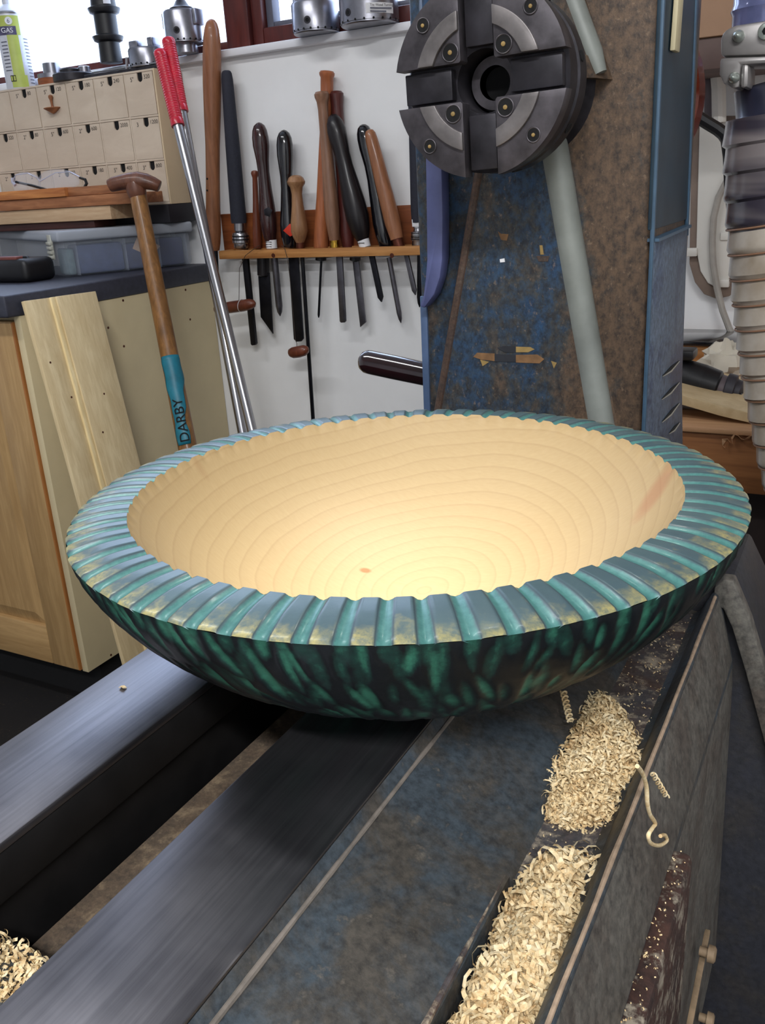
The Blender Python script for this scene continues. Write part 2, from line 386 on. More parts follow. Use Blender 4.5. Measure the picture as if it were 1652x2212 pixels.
# ------------------------------------------------------------------ headstock
hm, nt, b = base('worn_blue_headstock_paint', .52, .15, .4)
tc = nt.nodes.new('ShaderNodeTexCoord'); sx = nt.nodes.new('ShaderNodeSeparateXYZ'); nt.links.new(tc.outputs['Object'], sx.inputs[0])
v = coords(nt, (1, 1, .75)); n1 = tnoise(nt, v, 21, 8, .78, .3); n2 = tnoise(nt, v, 150, 4, .75); n3 = tnoise(nt, v, 62, 6, .75)
# rust takes over on the right hand third of the face
g = math_(nt, 'MULTIPLY', math_(nt, 'ADD', sx.outputs[0], .232), 5.5)
fr_ = math_(nt, 'ADD', math_(nt, 'ADD', math_(nt, 'MULTIPLY', n1, .65), math_(nt, 'MULTIPLY', n3, .35)), math_(nt, 'MAXIMUM', math_(nt, 'MINIMUM', g, .16), -.05))
c = ramp(nt, fr_, [(.38, lin((46, 76, 108))), (.45, lin((56, 72, 88))), (.50, lin((72, 72, 70))), (.60, lin((104, 84, 66)))])
c = mix(nt, ramp(nt, n2, [(.38, (.05, .05, .05, 1)), (.66, (.8, .8, .8, 1))]), c, lin((30, 30, 33)))
c = mix(nt, ramp(nt, tnoise(nt, v, 260, 3, .7), [(.60, (0, 0, 0, 1)), (.74, (.5, .5, .5, 1))]), c, lin((140, 118, 96)))
nt.links.new(c, b.inputs['Base Color']); bump(nt, b, n2, .3, .001)
MT['head'] = hm
YH = .76
hx0, hx1 = -.368, -.160
m = MB(); m.box((hx0, YH, -.34), (hx1, .925, .42)); m.build('headstock', MT['head'], lathe, .005, 35, 3)
def face(pts, Yb, Yf, name, inset):
    """raised boss on the headstock face: foot outline at Yb, plateau outline at Yf"""
    foot = [PY(x, y, Yb) for x, y in pts[0]]; top = [PY(x, y, Yf) for x, y in pts[1]]
    n = len(foot); m = MB()
    fs = [(i, (i+1) % n, n+(i+1) % n, n+i) for i in range(n)]+[tuple(range(n, 2*n))]
    m.add(foot+top, fs)
    return m
MT['flank'] = plain('dusty_highlight_flank', (128, 132, 126), .5, .1, .16, 26, .1)  # pale grey carries the highlight of the fillets along with dust
# lower tapering pedestal of the headstock; right flank is coloured for its highlight
Yf = YH-.013
m = face(([(1046, 330), (1222, 330), (1352, 1000), (926, 1000)], [(1042, 330), (1196, 330), (1310, 1000), (934, 1000)]), YH+.001, Yf, 'boss', 0)
m.build('headstock_boss', MT['head'], lathe, 0, 0)
m = MB(); a = [PY(1206, 345, Yf+.003), PY(1205, 345, Yf+.003)]
pts = [PY(1191+(1304-1191)*t, 298+(960-298)*t, Yf+.0095) for t in np.linspace(0, 1, 14)]
m.tube(pts, .0120, 20).build('boss_fillet', MT['flank'], lathe)
pts = [PY(1036+(938-1036)*t, 370+(940-370)*t, Yf+.002) for t in np.linspace(0, 1, 14)]
MT['rib'] = casting('rusty_rib', (84, 68, 60), (92, 70, 56), (120, 104, 88), (.4, .6), (.55, .7), 30)
MB().tube(pts, .0042, 10).build('boss_rib', MT['rib'], lathe)
# bearing housing behind the chuck with its own flank
m = face(([(900, -260), (1180, -260), (1325, 172), (905, 172)], [(905, -260), (1150, -260), (1285, 168), (915, 168)]), YH+.001, YH-.022, 'hub', 0)
m.build('bearing_housing', MT['head'], lathe, 0, 0)
pts = [PY(1150+(1294-1150)*t, -230+(160+230)*t, YH-.014) for t in np.linspace(0, 1, 10)]
MB().tube(pts, [.0085]*9+[.006], 14).build('housing_fillet', MT['flank'], lathe)
sc0 = Vector((-.264, 0, .067))
MB().lathe((sc0.x, .735, sc0.z), (sc0.x, YH, sc0.z), [(0, .046), (.6, .048), (1, .056)], 40).build('spindle_boss', MT['steel_dark'], lathe)
MB().cyl((sc0.x, .92, sc0.z), (sc0.x, 1.06, sc0.z), .018, 20).build('spindle', MT['steel'], lathe)
# left edge strip
MT['blue_edge'] = plain('blue_grey_edge_paint', (72, 92, 124), .5, .1, .15, 40, .1)
m = MB(); a = PY(906, 640, YH-.002); b_ = PY(917, 960, YH-.002)
m.obox(a, (.007, 0, 0), b_-a, (0, .03, 0)); m.build('edge_strip', MT['blue_edge'], lathe, .001)
# curved guard arm beside the headstock
MT['guard'] = plain('violet_blue_guard_paint', (84, 90, 132), .5, .1, .14, 40, .15)
ol = [(918, 330), (953, 330), (956, 470), (955, 560), (950, 600), (938, 636), (916, 666), (905, 662), (913, 640), (918, 600), (921, 560), (920, 470)]
MB().prism([PY(x, y, .742) for x, y in ol], (0, .016, 0)).build('guard_arm', MT['guard'], lathe, .002, 40)
# polished lever handle on the left
p0 = PY(776, 778, .83); p1 = PY(918, 808, .83); L = (p1-p0).length; rr = 25.5*mpp(p0)
MB().lathe(p0, p1+(p1-p0)*.35, [(0, .001), (.012, rr*.45), (.04, rr*.78), (.085, rr*.97), (.14, rr), (.4, rr*1.0), (.8, rr*.96), (1, rr*.93)], 32).build('lever_handle', MT['maroon'], lathe)
# tattered label scraps on the boss
MT['tape_o'] = plain('torn_orange_label', (126, 92, 58), .7, 0, .25, 90); MT['tape_y'] = plain('yellow_label_scrap', (150, 124, 72), .7, 0, .2, 90)
MT['tape_k'] = plain('dark_label_print', (34, 36, 42), .7, 0, .2, 90)
def scrap(pts, mt): MB().prism([PY(x, y, Yf-.0006) for x, y in pts], (0, .0008, 0)).build('label_scrap', MT[mt], lathe, 0)
scrap([(1022, 771), (1030, 762), (1068, 764), (1068, 780), (1040, 777)], 'tape_o'); scrap([(1068, 765), (1114, 767), (1114, 782), (1068, 781)], 'tape_k')
scrap([(1114, 767), (1160, 766), (1175, 776), (1165, 785), (1114, 783)], 'tape_o'); scrap([(1073, 751), (1090, 747), (1114, 749), (1114, 761), (1090, 761)], 'tape_k')
scrap([(1114, 749), (1145, 750), (1154, 755), (1140, 761), (1114, 761)], 'tape_y'); scrap([(1037, 777), (1056, 782), (1042, 791)], 'tape_y')
scrap([(1190, 780), (1202, 784), (1196, 796)], 'tape_y'); scrap([(1165, 530), (1171, 530), (1174, 550), (1167, 550)], 'tape_y')
scrap([(1158, 553), (1186, 553), (1183, 565), (1163, 565)], 'rib'); scrap([(1075, 500), (1082, 505), (1098, 506), (1094, 520), (1082, 518)], 'tape_o')
scrap([(1079, 560), (1089, 558), (1090, 566), (1080, 567)], 'paper')
# right hand side: recessed upper door and louvred sheet cover
MT['teal'] = plain('dark_teal_paint', (30, 52, 66), .5, .1, .2, 30, .1); MT['sheet'] = casting('pale_blue_sheet_cover', (98, 116, 138), (74, 90, 118), (128, 140, 156), (.50, .56), (.62, .74), 20, .45)
MT['edge_blue'] = plain('light_blue_door_edge', (66, 92, 114), .45, .1, .15, 40)
xs = -.1565
MB().box((hx1-.002, YH-.008, -.045), (hx1+.002, .90, .42)).build('upper_door', MT['teal'], lathe, .001)
a = PX(1426, 0, xs); MB().box((hx1, YH-.008, -.34), (xs, YH-.004, .42)).build('door_edge', MT['edge_blue'], lathe, .0012)
MB().prism([(hx1, .848, .42), (hx1, .853, .42), (hx1, .905, -.06), (hx1, .900, -.06)], (xs-hx1, 0, 0)).build('door_edge', MT['edge_blue'], lathe, .001)
MB().prism([(hx1, YH-.003, -.340), (hx1, YH-.003, -.052), (hx1, .896, -.050), (hx1, .915, -.20), (hx1, .965, -.340)], (xs-hx1, 0, 0)).build('louvred_cover', MT['sheet'], lathe, .001)
m = MB(); m.obox((xs-.006, YH-.004, -.054), (.0095, 0, 0), (0, .140, .002), (0, 0, .0025)); m.build('cover_flange', MT['edge_blue'], lathe, 0)
MT['lipm'] = plain('pale_louvre_lip', (184, 180, 168), .5, .2, .1)  # lip paler than the sheet cover
for (x0, y0, x1, y1) in ((1430, 812, 1466, 779), (1428, 862, 1466, 825), (1429, 911, 1466, 870), (1444, 936, 1467, 912)):
    a = PX(x0, y0, xs+.0003); b_ = PX(x1, y1, xs+.0003); d = (b_-a); nrm = Vector((1, 0, 0)); up = nrm.cross(d).normalized()*(.0036)
    mid = (a+b_)/2
    sl = MB().prism([a, mid-up*.55, b_, mid+up*.45], (.0006, 0, 0)).build('louvre', MT['hole'], lathe, 0)
    MB().prism([a-up*.15, mid-up*.95, b_-up*.15, mid-up*.55], (.0012, 0, 0)).build('louvre_lip', MT['lipm'], sl, 0)
a = PX(1457, -40, hx1+.003); b_ = PX(1446, 110, hx1+.003)
MT['strip'] = plain('pale_tan_strip', (196, 184, 148), .6, 0, .08)
m = MB(); m.obox(a, (0, .019, 0), b_-a, (.004, 0, 0)); m.build('pale_strip', MT['strip'], lathe, .001)

# ------------------------------------------------------------------ chuck on the spindle
ck = thing('lathe_chuck', 'large dark four-jaw chuck mounted on the lathe spindle', 'chuck', (sc0.x, .735, sc0.z))
CC = Vector((-.264, .6528, .067))
def cyy(r0, y0, r1, y1, nm, mt, prof=None, n=64):
    return MB().lathe((CC.x, y0, CC.z), (CC.x, y1, CC.z), prof or [(0, r0), (1, r1)], n).build(nm, MT[mt], ck)
body = cyy(0, .668, 0, .735, 'chuck_body', 'steel_dark', [(.60, .0205), (.0, .0215), (.0, .0600), (.05, .0625), (.30, .0625), (.32, .0610), (.36, .0610), (.38, .0630), (.62, .0630), (.66, .0600), (.80, .0590), (1, .050), (.60, .0205)])
def arcpoly(r0, r1, s, y0, y1, k, mt, nm, parent, n=14, bev=.0006):
    """quarter ring clipped by the slot half width s, quadrant k"""
    a0 = math.asin(min(.99, s/r1)); a1 = math.pi/2-a0
    out = [(r1*math.cos(a0+(a1-a0)*i/n), r1*math.sin(a0+(a1-a0)*i/n)) for i in range(n+1)]
    if r0 <= s*1.42: inn = [(s, s)]
    else:
        b0 = math.asin(s/r0); b1 = math.pi/2-b0
        inn = [(r0*math.cos(b1+(b0-b1)*i/n), r0*math.sin(b1+(b0-b1)*i/n)) for i in range(n+1)]
    pts = out+inn; c, s_ = math.cos(k*math.pi/2), math.sin(k*math.pi/2)
    tilt = math.radians(1.5); ct, st = math.cos(tilt), math.sin(tilt)
    P = []
    for x, z in pts:
        x, z = x*c-z*s_, x*s_+z*c; x, z = x*ct-z*st, x*st+z*ct
        P.append((CC.x+x, y0, CC.z+z))
    return MB().prism(P, (0, y1-y0, 0)).build(nm, MT[mt], parent, bev, 30)
for k in range(4):
    j = arcpoly(.019, .0655, .0128, .6545, .668, k, 'steel_jaw', 'jaw', ck)
    arcpoly(.0360, .0475, .0130, .6515, .6550, k, 'ring_steel', 'raised_ring', j)
    for rad in (.0285, .0570):
        a = math.radians(45+90*k+1.5); c = Vector((CC.x+rad*math.cos(a), .6543, CC.z+rad*math.sin(a)))
        m = MB(); rs = .0056 if rad < .04 else .0045
        m.lathe(c+Vector((0, 0, 0)), c+Vector((0, -.0006, 0)), [(0, rs), (1, rs)], 20)
        scw = m.build('screw_recess', MT['hole'], j)
        m = MB(); m.lathe(c+Vector((0, -.0003, 0)), c+Vector((0, -.0014, 0)), [(0, rs*.30), (.7, rs*.28), (1, rs*.15)], 12); m.build('screw', MT['tape_y'], scw)
        m = MB(); pts = [c+Vector((math.cos(t)*rs*1.08, -.0004, math.sin(t)*rs*1.08)) for t in np.linspace(0, 2*math.pi, 25)]
        m.tube(pts, .0005, 6).build('recess_rim', MT['steel_jaw'], scw)
for k in range(4):   # jaw carriers lying in the slots
    a = math.pi/2*k+math.radians(1.5); e = Vector((math.cos(a), 0, math.sin(a))); t = Vector((-math.sin(a), 0, math.cos(a)))
    m = MB(); m.obox(Vector((CC.x, .6600, CC.z))+e*.0225-t*.0105, e*.0375, t*.021, (0, .009, 0)); m.build('jaw_carrier', MT['steel_dark'], ck, .0008)
MB().lathe((CC.x, .6880, CC.z), (CC.x, .700, CC.z), [(0, .0120), (0, .0185), (1, .0200)], 40, False).build('spindle_ring', MT['steel_jaw'], ck)
MB().lathe((CC.x, .6995, CC.z), (CC.x, .701, CC.z), [(0, .0118), (1, .0118)], 32).build('spindle_bore', MT['hole'], ck)
for k in range(8):
    a = 2*math.pi*k/8+.2; m = MB(); c = Vector((CC.x+.0628*math.cos(a), .700, CC.z+.0628*math.sin(a))); e = Vector((math.cos(a), 0, math.sin(a)))
    m.cyl(c-e*.001, c+e*.0007, .004, 12).build('key_hole', MT['hole'], ck)

# wooden disc on the outboard end of the spindle
MT['disc'] = wood('polished_red_brown_wood', (74, 26, 14), (120, 48, 24), (1, .3, 1), 60, .25, .5)
t = thing('wooden_disc', 'polished red-brown wooden disc behind the headstock', 'disc', (sc0.x, 1.0, sc0.z))
MB().lathe((sc0.x, .975, sc0.z), (sc0.x, 1.035, sc0.z), [(0, .03), (.1, .078), (.35, .094), (.6, .097), (.85, .088), (1, .04)], 56).build('disc', MT['disc'], t)
MB().cyl((sc0.x, 1.03, sc0.z), (sc0.x, 1.05, sc0.z), .03, 24).build('hub', MT['steel_dark'], t)

# ------------------------------------------------------------------ the bowl
BX, BY, ZR = -.218, .4184, -.158
bowl = thing('turned_bowl', 'wide turned bowl with pale wood inside and fluted blue-green rim', 'bowl', (BX, BY, ZB))
NF = 70
def groove(th):
    ph = (NF*th/(2*math.pi)) % 1.0
    g = 0.0
    if ph < .50: g = math.sin(math.pi*ph/.50)**1.2
    return g
def rim_z(r, th):
    t = (r-.149)/(.180-.149)
    zb = ZR+.0040*(1-t)+.0014*math.sin(math.pi*t)
    dp = .0021*(.85+.3*noise.noise((math.cos(th)*9, math.sin(th)*9, 2)))
    zb += -dp*groove(th+.015*noise.noise((math.cos(th)*4, math.sin(th)*4, 7))) 
    return zb
NA = NF*16
ths = [2*math.pi*i/NA for i in range(NA)]
# rim
rr = [.1490, .1496, .152, .156, .160, .164, .168, .172, .176, .1788, .1800]
V = []; Fc = []; gv = []; tv = []
rows = []
for j, r in enumerate(rr):
    for th in ths:
        z = rim_z(r, th); g = groove(th+.015*noise.noise((math.cos(th)*4, math.sin(th)*4, 7)))
        rad = r
        if j >= len(rr)-2: rad = r-.0009*g+.0006*noise.noise((math.cos(th)*14, math.sin(th)*14, 1))
        if j == len(rr)-1: z -= .0008
        V.append((BX+rad*math.cos(th), BY+rad*math.sin(th), z)); gv.append(g); tv.append(j/(len(rr)-1))
for j in range(len(rr)-1):
    for i in range(NA):
        Fc.append((j*NA+i, (j+1)*NA+i, (j+1)*NA+(i+1) % NA, j*NA+(i+1) % NA))
me = bpy.data.meshes.new('rim'); me.from_pydata(V, [], Fc)
at = me.attributes.new('groove', 'FLOAT', 'POINT'); at.data.foreach_set('value', gv)
at = me.attributes.new('across', 'FLOAT', 'POINT'); at.data.foreach_set('value', tv)
rm, nt, b = base('iridescent_teal_gold_paint', .40, .12, .5, .10)
def attr(nt, nm):
    a = nt.nodes.new('ShaderNodeAttribute'); a.attribute_name = nm; return a.outputs['Fac']
ga = attr(nt, 'groove'); ta = attr(nt, 'across')
v = coords(nt); n1 = tnoise(nt, v, 30, 4, .6); n2 = tnoise(nt, v, 320, 4, .7); n3 = tnoise(nt, v, 75, 3, .6)
teal = mix(nt, n2, lin((46, 94, 96)), lin((90, 144, 136)))
slate = mix(nt, n1, lin((52, 74, 86)), lin((88, 110, 110)))
c = mix(nt, ramp(nt, math_(nt, 'ADD', ga, math_(nt, 'MULTIPLY', math_(nt, 'SUBTRACT', n2, .5), .5)), [(.25, (0, 0, 0, 1)), (.6, (1, 1, 1, 1))]), slate, teal)
# dark line at the groove flank, gold dry-brushed on the crests toward the outer edge
dk = ramp(nt, ga, [(.02, (0, 0, 0, 1)), (.14, (1, 1, 1, 1)), (.34, (0, 0, 0, 1))])
c = mix(nt, math_(nt, 'MULTIPLY', dk, .55), c, lin((28, 40, 50)))
gold = math_(nt, 'MULTIPLY', ramp(nt, ga, [(.0, (1, 1, 1, 1)), (.15, (0, 0, 0, 1))]),
             math_(nt, 'MULTIPLY', ramp(nt, math_(nt, 'ADD', math_(nt, 'MULTIPLY', ta, .6), math_(nt, 'MULTIPLY', n3, .75)), [(.72, (0, 0, 0, 1)), (.95, (1, 1, 1, 1))]),
                   ramp(nt, n2, [(.35, (.2, .2, .2, 1)), (.6, (1, 1, 1, 1))])))
c = mix(nt, math_(nt, 'MULTIPLY', gold, .7), c, lin((186, 172, 104)))
nt.links.new(c, b.inputs['Base Color']); bump(nt, b, n2, .12, .0006)
link('rim', me, rm, bowl, 60)
# inside
def inner_r(s):  # s 0 at the edge .. 1 at the middle ; returns r, z
    r = .149*math.cos(s*math.pi/2)
    return r
NS = 44; V = []; Fc = []
zin_bot = -.2365
for j in range(NS+1):
    s = j/NS; rn = 1-s
    r = .1490*(1-s**1.35) if j < NS else 0.0002
    q = r/.149
    zz = zin_bot+(ZR+.004-zin_bot)*(1-(max(0, 1-q**2.15))**.86)
    for th in ths[::2]:
        e = math.exp(-((1-q)/.016)**2)
        z = zz+(rim_z(.149, th)-(ZR+.004))*e
        V.append((BX+r*math.cos(th), BY+r*math.sin(th), z))
n_ = NA//2
for j in range(NS):
    for i in range(n_): Fc.append((j*n_+i, j*n_+(i+1) % n_, (j+1)*n_+(i+1) % n_, (j+1)*n_+i))
me = bpy.data.meshes.new('bowl_inside'); me.from_pydata(V, [], Fc)
wm, nt, b = base('pale_sycamore', .55, 0, .35, .0)
tc = nt.nodes.new('ShaderNodeTexCoord'); sx = nt.nodes.new('ShaderNodeSeparateXYZ')
wv = tnoise(nt, tc.outputs['Object'], 6, 2, .5); wv2 = tnoise(nt, tc.outputs['Object'], 26, 3, .5)
mp = nt.nodes.new('ShaderNodeMapping'); nt.links.new(tc.outputs['Object'], mp.inputs[0])
mp.inputs['Location'].default_value = (-(BX-.004), -(BY+.028), 0)
nt.links.new(mp.outputs[0], sx.inputs[0])
ca, sa = math.cos(.9), math.sin(.9)
u = math_(nt, 'ADD', math_(nt, 'MULTIPLY', sx.outputs[0], ca), math_(nt, 'MULTIPLY', sx.outputs[1], sa))
vv = math_(nt, 'ADD', math_(nt, 'MULTIPLY', sx.outputs[0], -sa), math_(nt, 'MULTIPLY', sx.outputs[1], ca))
zz = math_(nt, 'ADD', sx.outputs[2], .236)
rho = math_(nt, 'ADD', math_(nt, 'ADD', math_(nt, 'MULTIPLY', u, u), math_(nt, 'MULTIPLY', math_(nt, 'MULTIPLY', vv, vv), 1.35)), math_(nt, 'MULTIPLY', math_(nt, 'MULTIPLY', zz, zz), 1.2))
rho = math_(nt, 'ADD', math_(nt, 'SQRT', rho), math_(nt, 'ADD', math_(nt, 'MULTIPLY', wv, .026), math_(nt, 'MULTIPLY', wv2, .0035)))
ph = math_(nt, 'FRACT', math_(nt, 'MULTIPLY', rho, 98))
ring = ramp(nt, ph, [(.0, (0, 0, 0, 1)), (.80, (.30, .30, .30, 1)), (.93, (1, 1, 1, 1)), (1.0, (0, 0, 0, 1))])
fine = tnoise(nt, coords(nt, (1, 6, 1), (0, 0, .5)), 160, 4, .6)
bc = mix(nt, fine, lin((168, 144, 104)), lin((180, 158, 119)))
c = mix(nt, math_(nt, 'MULTIPLY', ring, .22), bc, lin((128, 96, 60)))
def spot(nt, cx, cy, cz, rx, ry, rz, rot):
    m = nt.nodes.new('ShaderNodeMapping'); m.vector_type = 'TEXTURE'
    m.inputs['Location'].default_value = (cx, cy, cz); m.inputs['Rotation'].default_value = (0, 0, rot); m.inputs['Scale'].default_value = (rx, ry, rz)
    nt.links.new(tc.outputs['Object'], m.inputs[0])
    l = nt.nodes.new('ShaderNodeVectorMath'); l.operation = 'LENGTH'; nt.links.new(m.outputs[0], l.inputs[0])
    return l.outputs['Value']
for (px, py, zz0, rx, ry, rot, col, k) in ((396, 1060, -.178, .0085, .024, .0, (136, 86, 54), .7), (1436, 1088, -.176, .011, .026, .75, (160, 104, 72), .5),
                                        (790, 1250, -.234, .0045, .003, .5, (150, 100, 58), .9)):
    p = PZ(px, py, zz0)
    if px < 600: rot = math.atan2(p.y-BY, p.x-BX)-math.pi/2
    elif px > 1400: rot = math.atan2(p.y-BY, p.x-BX)-math.pi/2+.5
    s_ = spot(nt, p.x, p.y, p.z, rx, ry, .03, rot)
    c = mix(nt, math_(nt, 'MULTIPLY', ramp(nt, s_, [(.55, (1, 1, 1, 1)), (1.0, (0, 0, 0, 1))]), k), c, lin(col))
nt.links.new(c, b.inputs['Base Color'])
link('bowl_inside', me, wm, bowl, 60)
# outside with gouged texture
prof = [(.1797, -.1592), (.1795, -.1625), (.1780, -.1680), (.1745, -.1755), (.1690, -.1845), (.1620, -.1940), (.1530, -.2040), (.1430, -.2135), (.1320, -.2225), (.1200, -.2310), (.1080, -.2380), (.0970, -.2435), (.0880, -.2475), (.0840, -.2500)]
pa = np.array(prof); dl = np.r_[0, np.cumsum(np.hypot(*np.diff(pa, axis=0).T))]; NSO = 64; NO = 840
sv = np.linspace(0, dl[-1], NSO); pr = np.interp(sv, dl, pa[:, 0]); pz = np.interp(sv, dl, pa[:, 1])
disp = np.zeros((NSO, NO)); TH = np.linspace(0, 2*np.pi, NO, endpoint=False)
for i in range(750):
    row = i % 5
    s0 = (row+.45)/5*dl[-1]*1.02+rng.normal()*.005; a0 = 2*np.pi*(i//5)/150+rng.normal()*.018+row*.021
    ra = (.0024+.0020*rng.random()); rs = .010+.014*rng.random(); amp = .45+.6*rng.random(); tl = rng.normal()*.14-.10
    k = np.searchsorted(sv, s0); rloc = pr[min(k, NSO-1)]
    da = (TH[None, :]-a0+np.pi) % (2*np.pi)-np.pi
    ds = sv[:, None]-s0; dx = da*rloc+ds*tl
    e = 1-(dx/ra)**2-(ds/rs)**2
    disp = np.maximum(disp, amp*np.clip(e, 0, None)**.7)
for i in range(NF):  # flute ends run over the edge
    a0 = 2*np.pi*(i+.25)/NF; da = (TH[None, :]-a0+np.pi) % (2*np.pi)-np.pi
    e = 1-(da*.18/.0042)**2-((sv[:, None]-.003)/(.006+.006*rng.random()))**2
    disp = np.maximum(disp, (.55+.4*rng.random())*np.clip(e, 0, None)**.7)
dn = np.gradient(pa[:, 0]), np.gradient(pa[:, 1])
V = []; dv = []
tr_ = np.gradient(pr); tz_ = np.gradient(pz); ln = np.hypot(tr_, tz_); nr = -tz_/ln; nz = tr_/ln
for j in range(NSO):
    fade = min(1, j/3)*min(1, (NSO-1-j)/4)
    for i in range(NO):
        d = -disp[j, i]*.0016*fade
        r = pr[j]+nr[j]*d; z = pz[j]+nz[j]*d
        V.append((BX+r*math.cos(TH[i]), BY+r*math.sin(TH[i]), z)); dv.append(float(disp[j, i]))
Fc = [(j*NO+i, (j+1)*NO+i, (j+1)*NO+(i+1) % NO, j*NO+(i+1) % NO) for j in range(NSO-1) for i in range(NO)]
Fc.append(tuple((NSO-1)*NO+i for i in range(NO)))
me = bpy.data.meshes.new('bowl_outside'); me.from_pydata(V, [], Fc)
at = me.attributes.new('dent', 'FLOAT', 'POINT'); at.data.foreach_set('value', dv)
om, nt, b = base('gouged_green_black_paint', .5, .05, .4)
da_ = attr(nt, 'dent'); n2 = tnoise(nt, coords(nt), 260, 4, .7); n1 = tnoise(nt, coords(nt), 34, 3)
fac = math_(nt, 'ADD', da_, math_(nt, 'ADD', math_(nt, 'MULTIPLY', math_(nt, 'SUBTRACT', n2, .5), .7), math_(nt, 'MULTIPLY', math_(nt, 'SUBTRACT', n1, .5), .55)))
c = ramp(nt, fac, [(.18, lin((13, 18, 22))), (.55, lin((22, 54, 48))), (1.0, lin((56, 120, 98)))])
nt.links.new(c, b.inputs['Base Color']); bump(nt, b, n2, .15, .0006)
link('bowl_outside', me, om, bowl, 60)

# ------------------------------------------------------------------ wood shavings on the lathe
MT['shav'], nt, b = base('pale_shavings', .75, 0, .25)
v = coords(nt); n = tnoise(nt, v, 420, 3, .6); n2 = tnoise(nt, v, 60, 3)
nt.links.new(ramp(nt, math_(nt, 'ADD', math_(nt, 'MULTIPLY', n, .6), math_(nt, 'MULTIPLY', n2, .4)), [(.32, lin((196, 158, 108))), (.5, lin((228, 204, 158))), (.66, lin((244, 230, 196)))]), b.inputs['Base Color'])
def curl(V, F, c, size, wdt):
    """one thin curled ribbon"""
    a = rng.normal(size=3); a /= np.linalg.norm(a); t = rng.normal(size=3); t -= a*(t@a); t /= np.linalg.norm(t); s = np.cross(a, t)
    n = 6; R = size*(.35+.4*rng.random()); turn = 2+3.2*rng.random(); pitch = (rng.random()-.3)*size*.9; o = len(V)
    for i in range(n+1):
        q = i/n; an = turn*q; p = np.array(c)+t*(R*math.cos(an)-R)+s*(R*math.sin(an))+a*pitch*q
        V.append(tuple(p-a*wdt*.5)); V.append(tuple(p+a*wdt*.5))
    for i in range(n): F.append((o+2*i, o+2*i+1, o+2*i+3, o+2*i+2))
def pile(name, label, outline, zb, h, count, size, wdt):
    ol = [PZ(x, y, zb) for x, y in outline]
    n = len(ol)
    def inside(x, y):
        c = False; j = n-1
        for i in range(n):
            if (ol[i].y > y) != (ol[j].y > y) and x < (ol[j].x-ol[i].x)*(y-ol[i].y)/(ol[j].y-ol[i].y)+ol[i].x: c = not c
            j = i
        return c
    def dist(x, y):
        d = 9
        for i in range(n):
            a = ol[i].xy; b2 = ol[(i+1) % n].xy; ab = b2-a; t = max(0, min(1, (Vector((x, y))-a).dot(ab)/ab.dot(ab)))
            d = min(d, (Vector((x, y))-a-ab*t).length)
        return d
    xs_ = [p.x for p in ol]; ys_ = [p.y for p in ol]
    def hz(x, y): 
        d = dist(x, y); return zb+h*min(1, (d/.014))**.7*(.75+.5*noise.noise((x*70, y*70, 3)))
    V = []; F = []; st = .0022; ix = {}
    gx = np.arange(min(xs_)-st, max(xs_)+st, st); gy = np.arange(min(ys_)-st, max(ys_)+st, st)
    for i, x in enumerate(gx):
        for j, y in enumerate(gy):
            if inside(x, y): ix[i, j] = len(V); V.append((x, y, hz(x, y)+.0012*noise.noise((x*400, y*400, 1))))
    for i in range(len(gx)-1):
        for j in range(len(gy)-1):
            k = [(i, j), (i+1, j), (i+1, j+1), (i, j+1)]
            if all(q in ix for q in k): F.append(tuple(ix[q] for q in k))
    k = 0
    while k < count:
        x = min(xs_)+rng.random()*(max(xs_)-min(xs_)); y = min(ys_)+rng.random()*(max(ys_)-min(ys_))
        if not inside(x, y): continue
        k += 1
        sz = size*(.5+rng.random()); z = hz(x, y)+rng.random()*size*.5
        curl(V, F, (x, y, z), sz, wdt*(.6+.8*rng.random()))
    me = bpy.data.meshes.new(name); me.from_pydata(V, [], F)
    o = link(name, me, MT['shav'], None, 0); o['kind'] = 'stuff'
    return tag(o, label, 'shavings')
pile('wood_shavings', 'heap of pale fine shavings on the dusty lathe deck below the bowl',
     [(1275, 1512), (1300, 1510), (1335, 1535), (1362, 1580), (1375, 1630), (1388, 1665), (1372, 1690), (1345, 1700), (1330, 1745), (1318, 1775), (1280, 1788), (1215, 1792), (1178, 1770), (1182, 1715), (1200, 1650), (1225, 1605), (1245, 1570)], -.2822, .010, 5200, .0030, .0010)
pile('wood_shavings', 'thick heap of curly pale shavings filling the bed trough at the front',
     [(1165, 1885), (1210, 1872), (1255, 1870), (1295, 1885), (1290, 1925), (1272, 1975), (1245, 2060), (1228, 2110), (1190, 2200), (1160, 2300), (1090, 2620), (800, 2640), (960, 2300), (1000, 2205), (1045, 2110), (1090, 2010), (1125, 1940)], -.2890, .014, 9500, .0046, .0015)
def strand(name, label, pts, r, wdt):
    V = []; F = []
    pts = [Vector(p) for p in pts]
    if wdt < .0017:
        o = MB().tube(pts, wdt*.5, 6).build(name, MT['shav'], None, 0, 60); tag(o, label, 'shaving'); return o
    for i, p in enumerate(pts):
        t = (pts[min(i+1, len(pts)-1)]-pts[max(i-1, 0)]).normalized(); s = t.cross(Vector((.5, .2, .8))).normalized()
        V += [p-s*wdt/2, p+s*wdt/2, p+s*wdt/2+Vector((0, 0, .0004)), p-s*wdt/2+Vector((0, 0, .0004))]
    for i in range(len(pts)-1):
        for k in range(4): F.append((4*i+k, 4*i+(k+1) % 4, 4*i+4+(k+1) % 4, 4*i+4+k))
    me = bpy.data.meshes.new(name); me.from_pydata([tuple(v) for v in V], [], F)
    o = link(name, me, MT['shav'], None, 60); tag(o, label, 'shaving'); return o
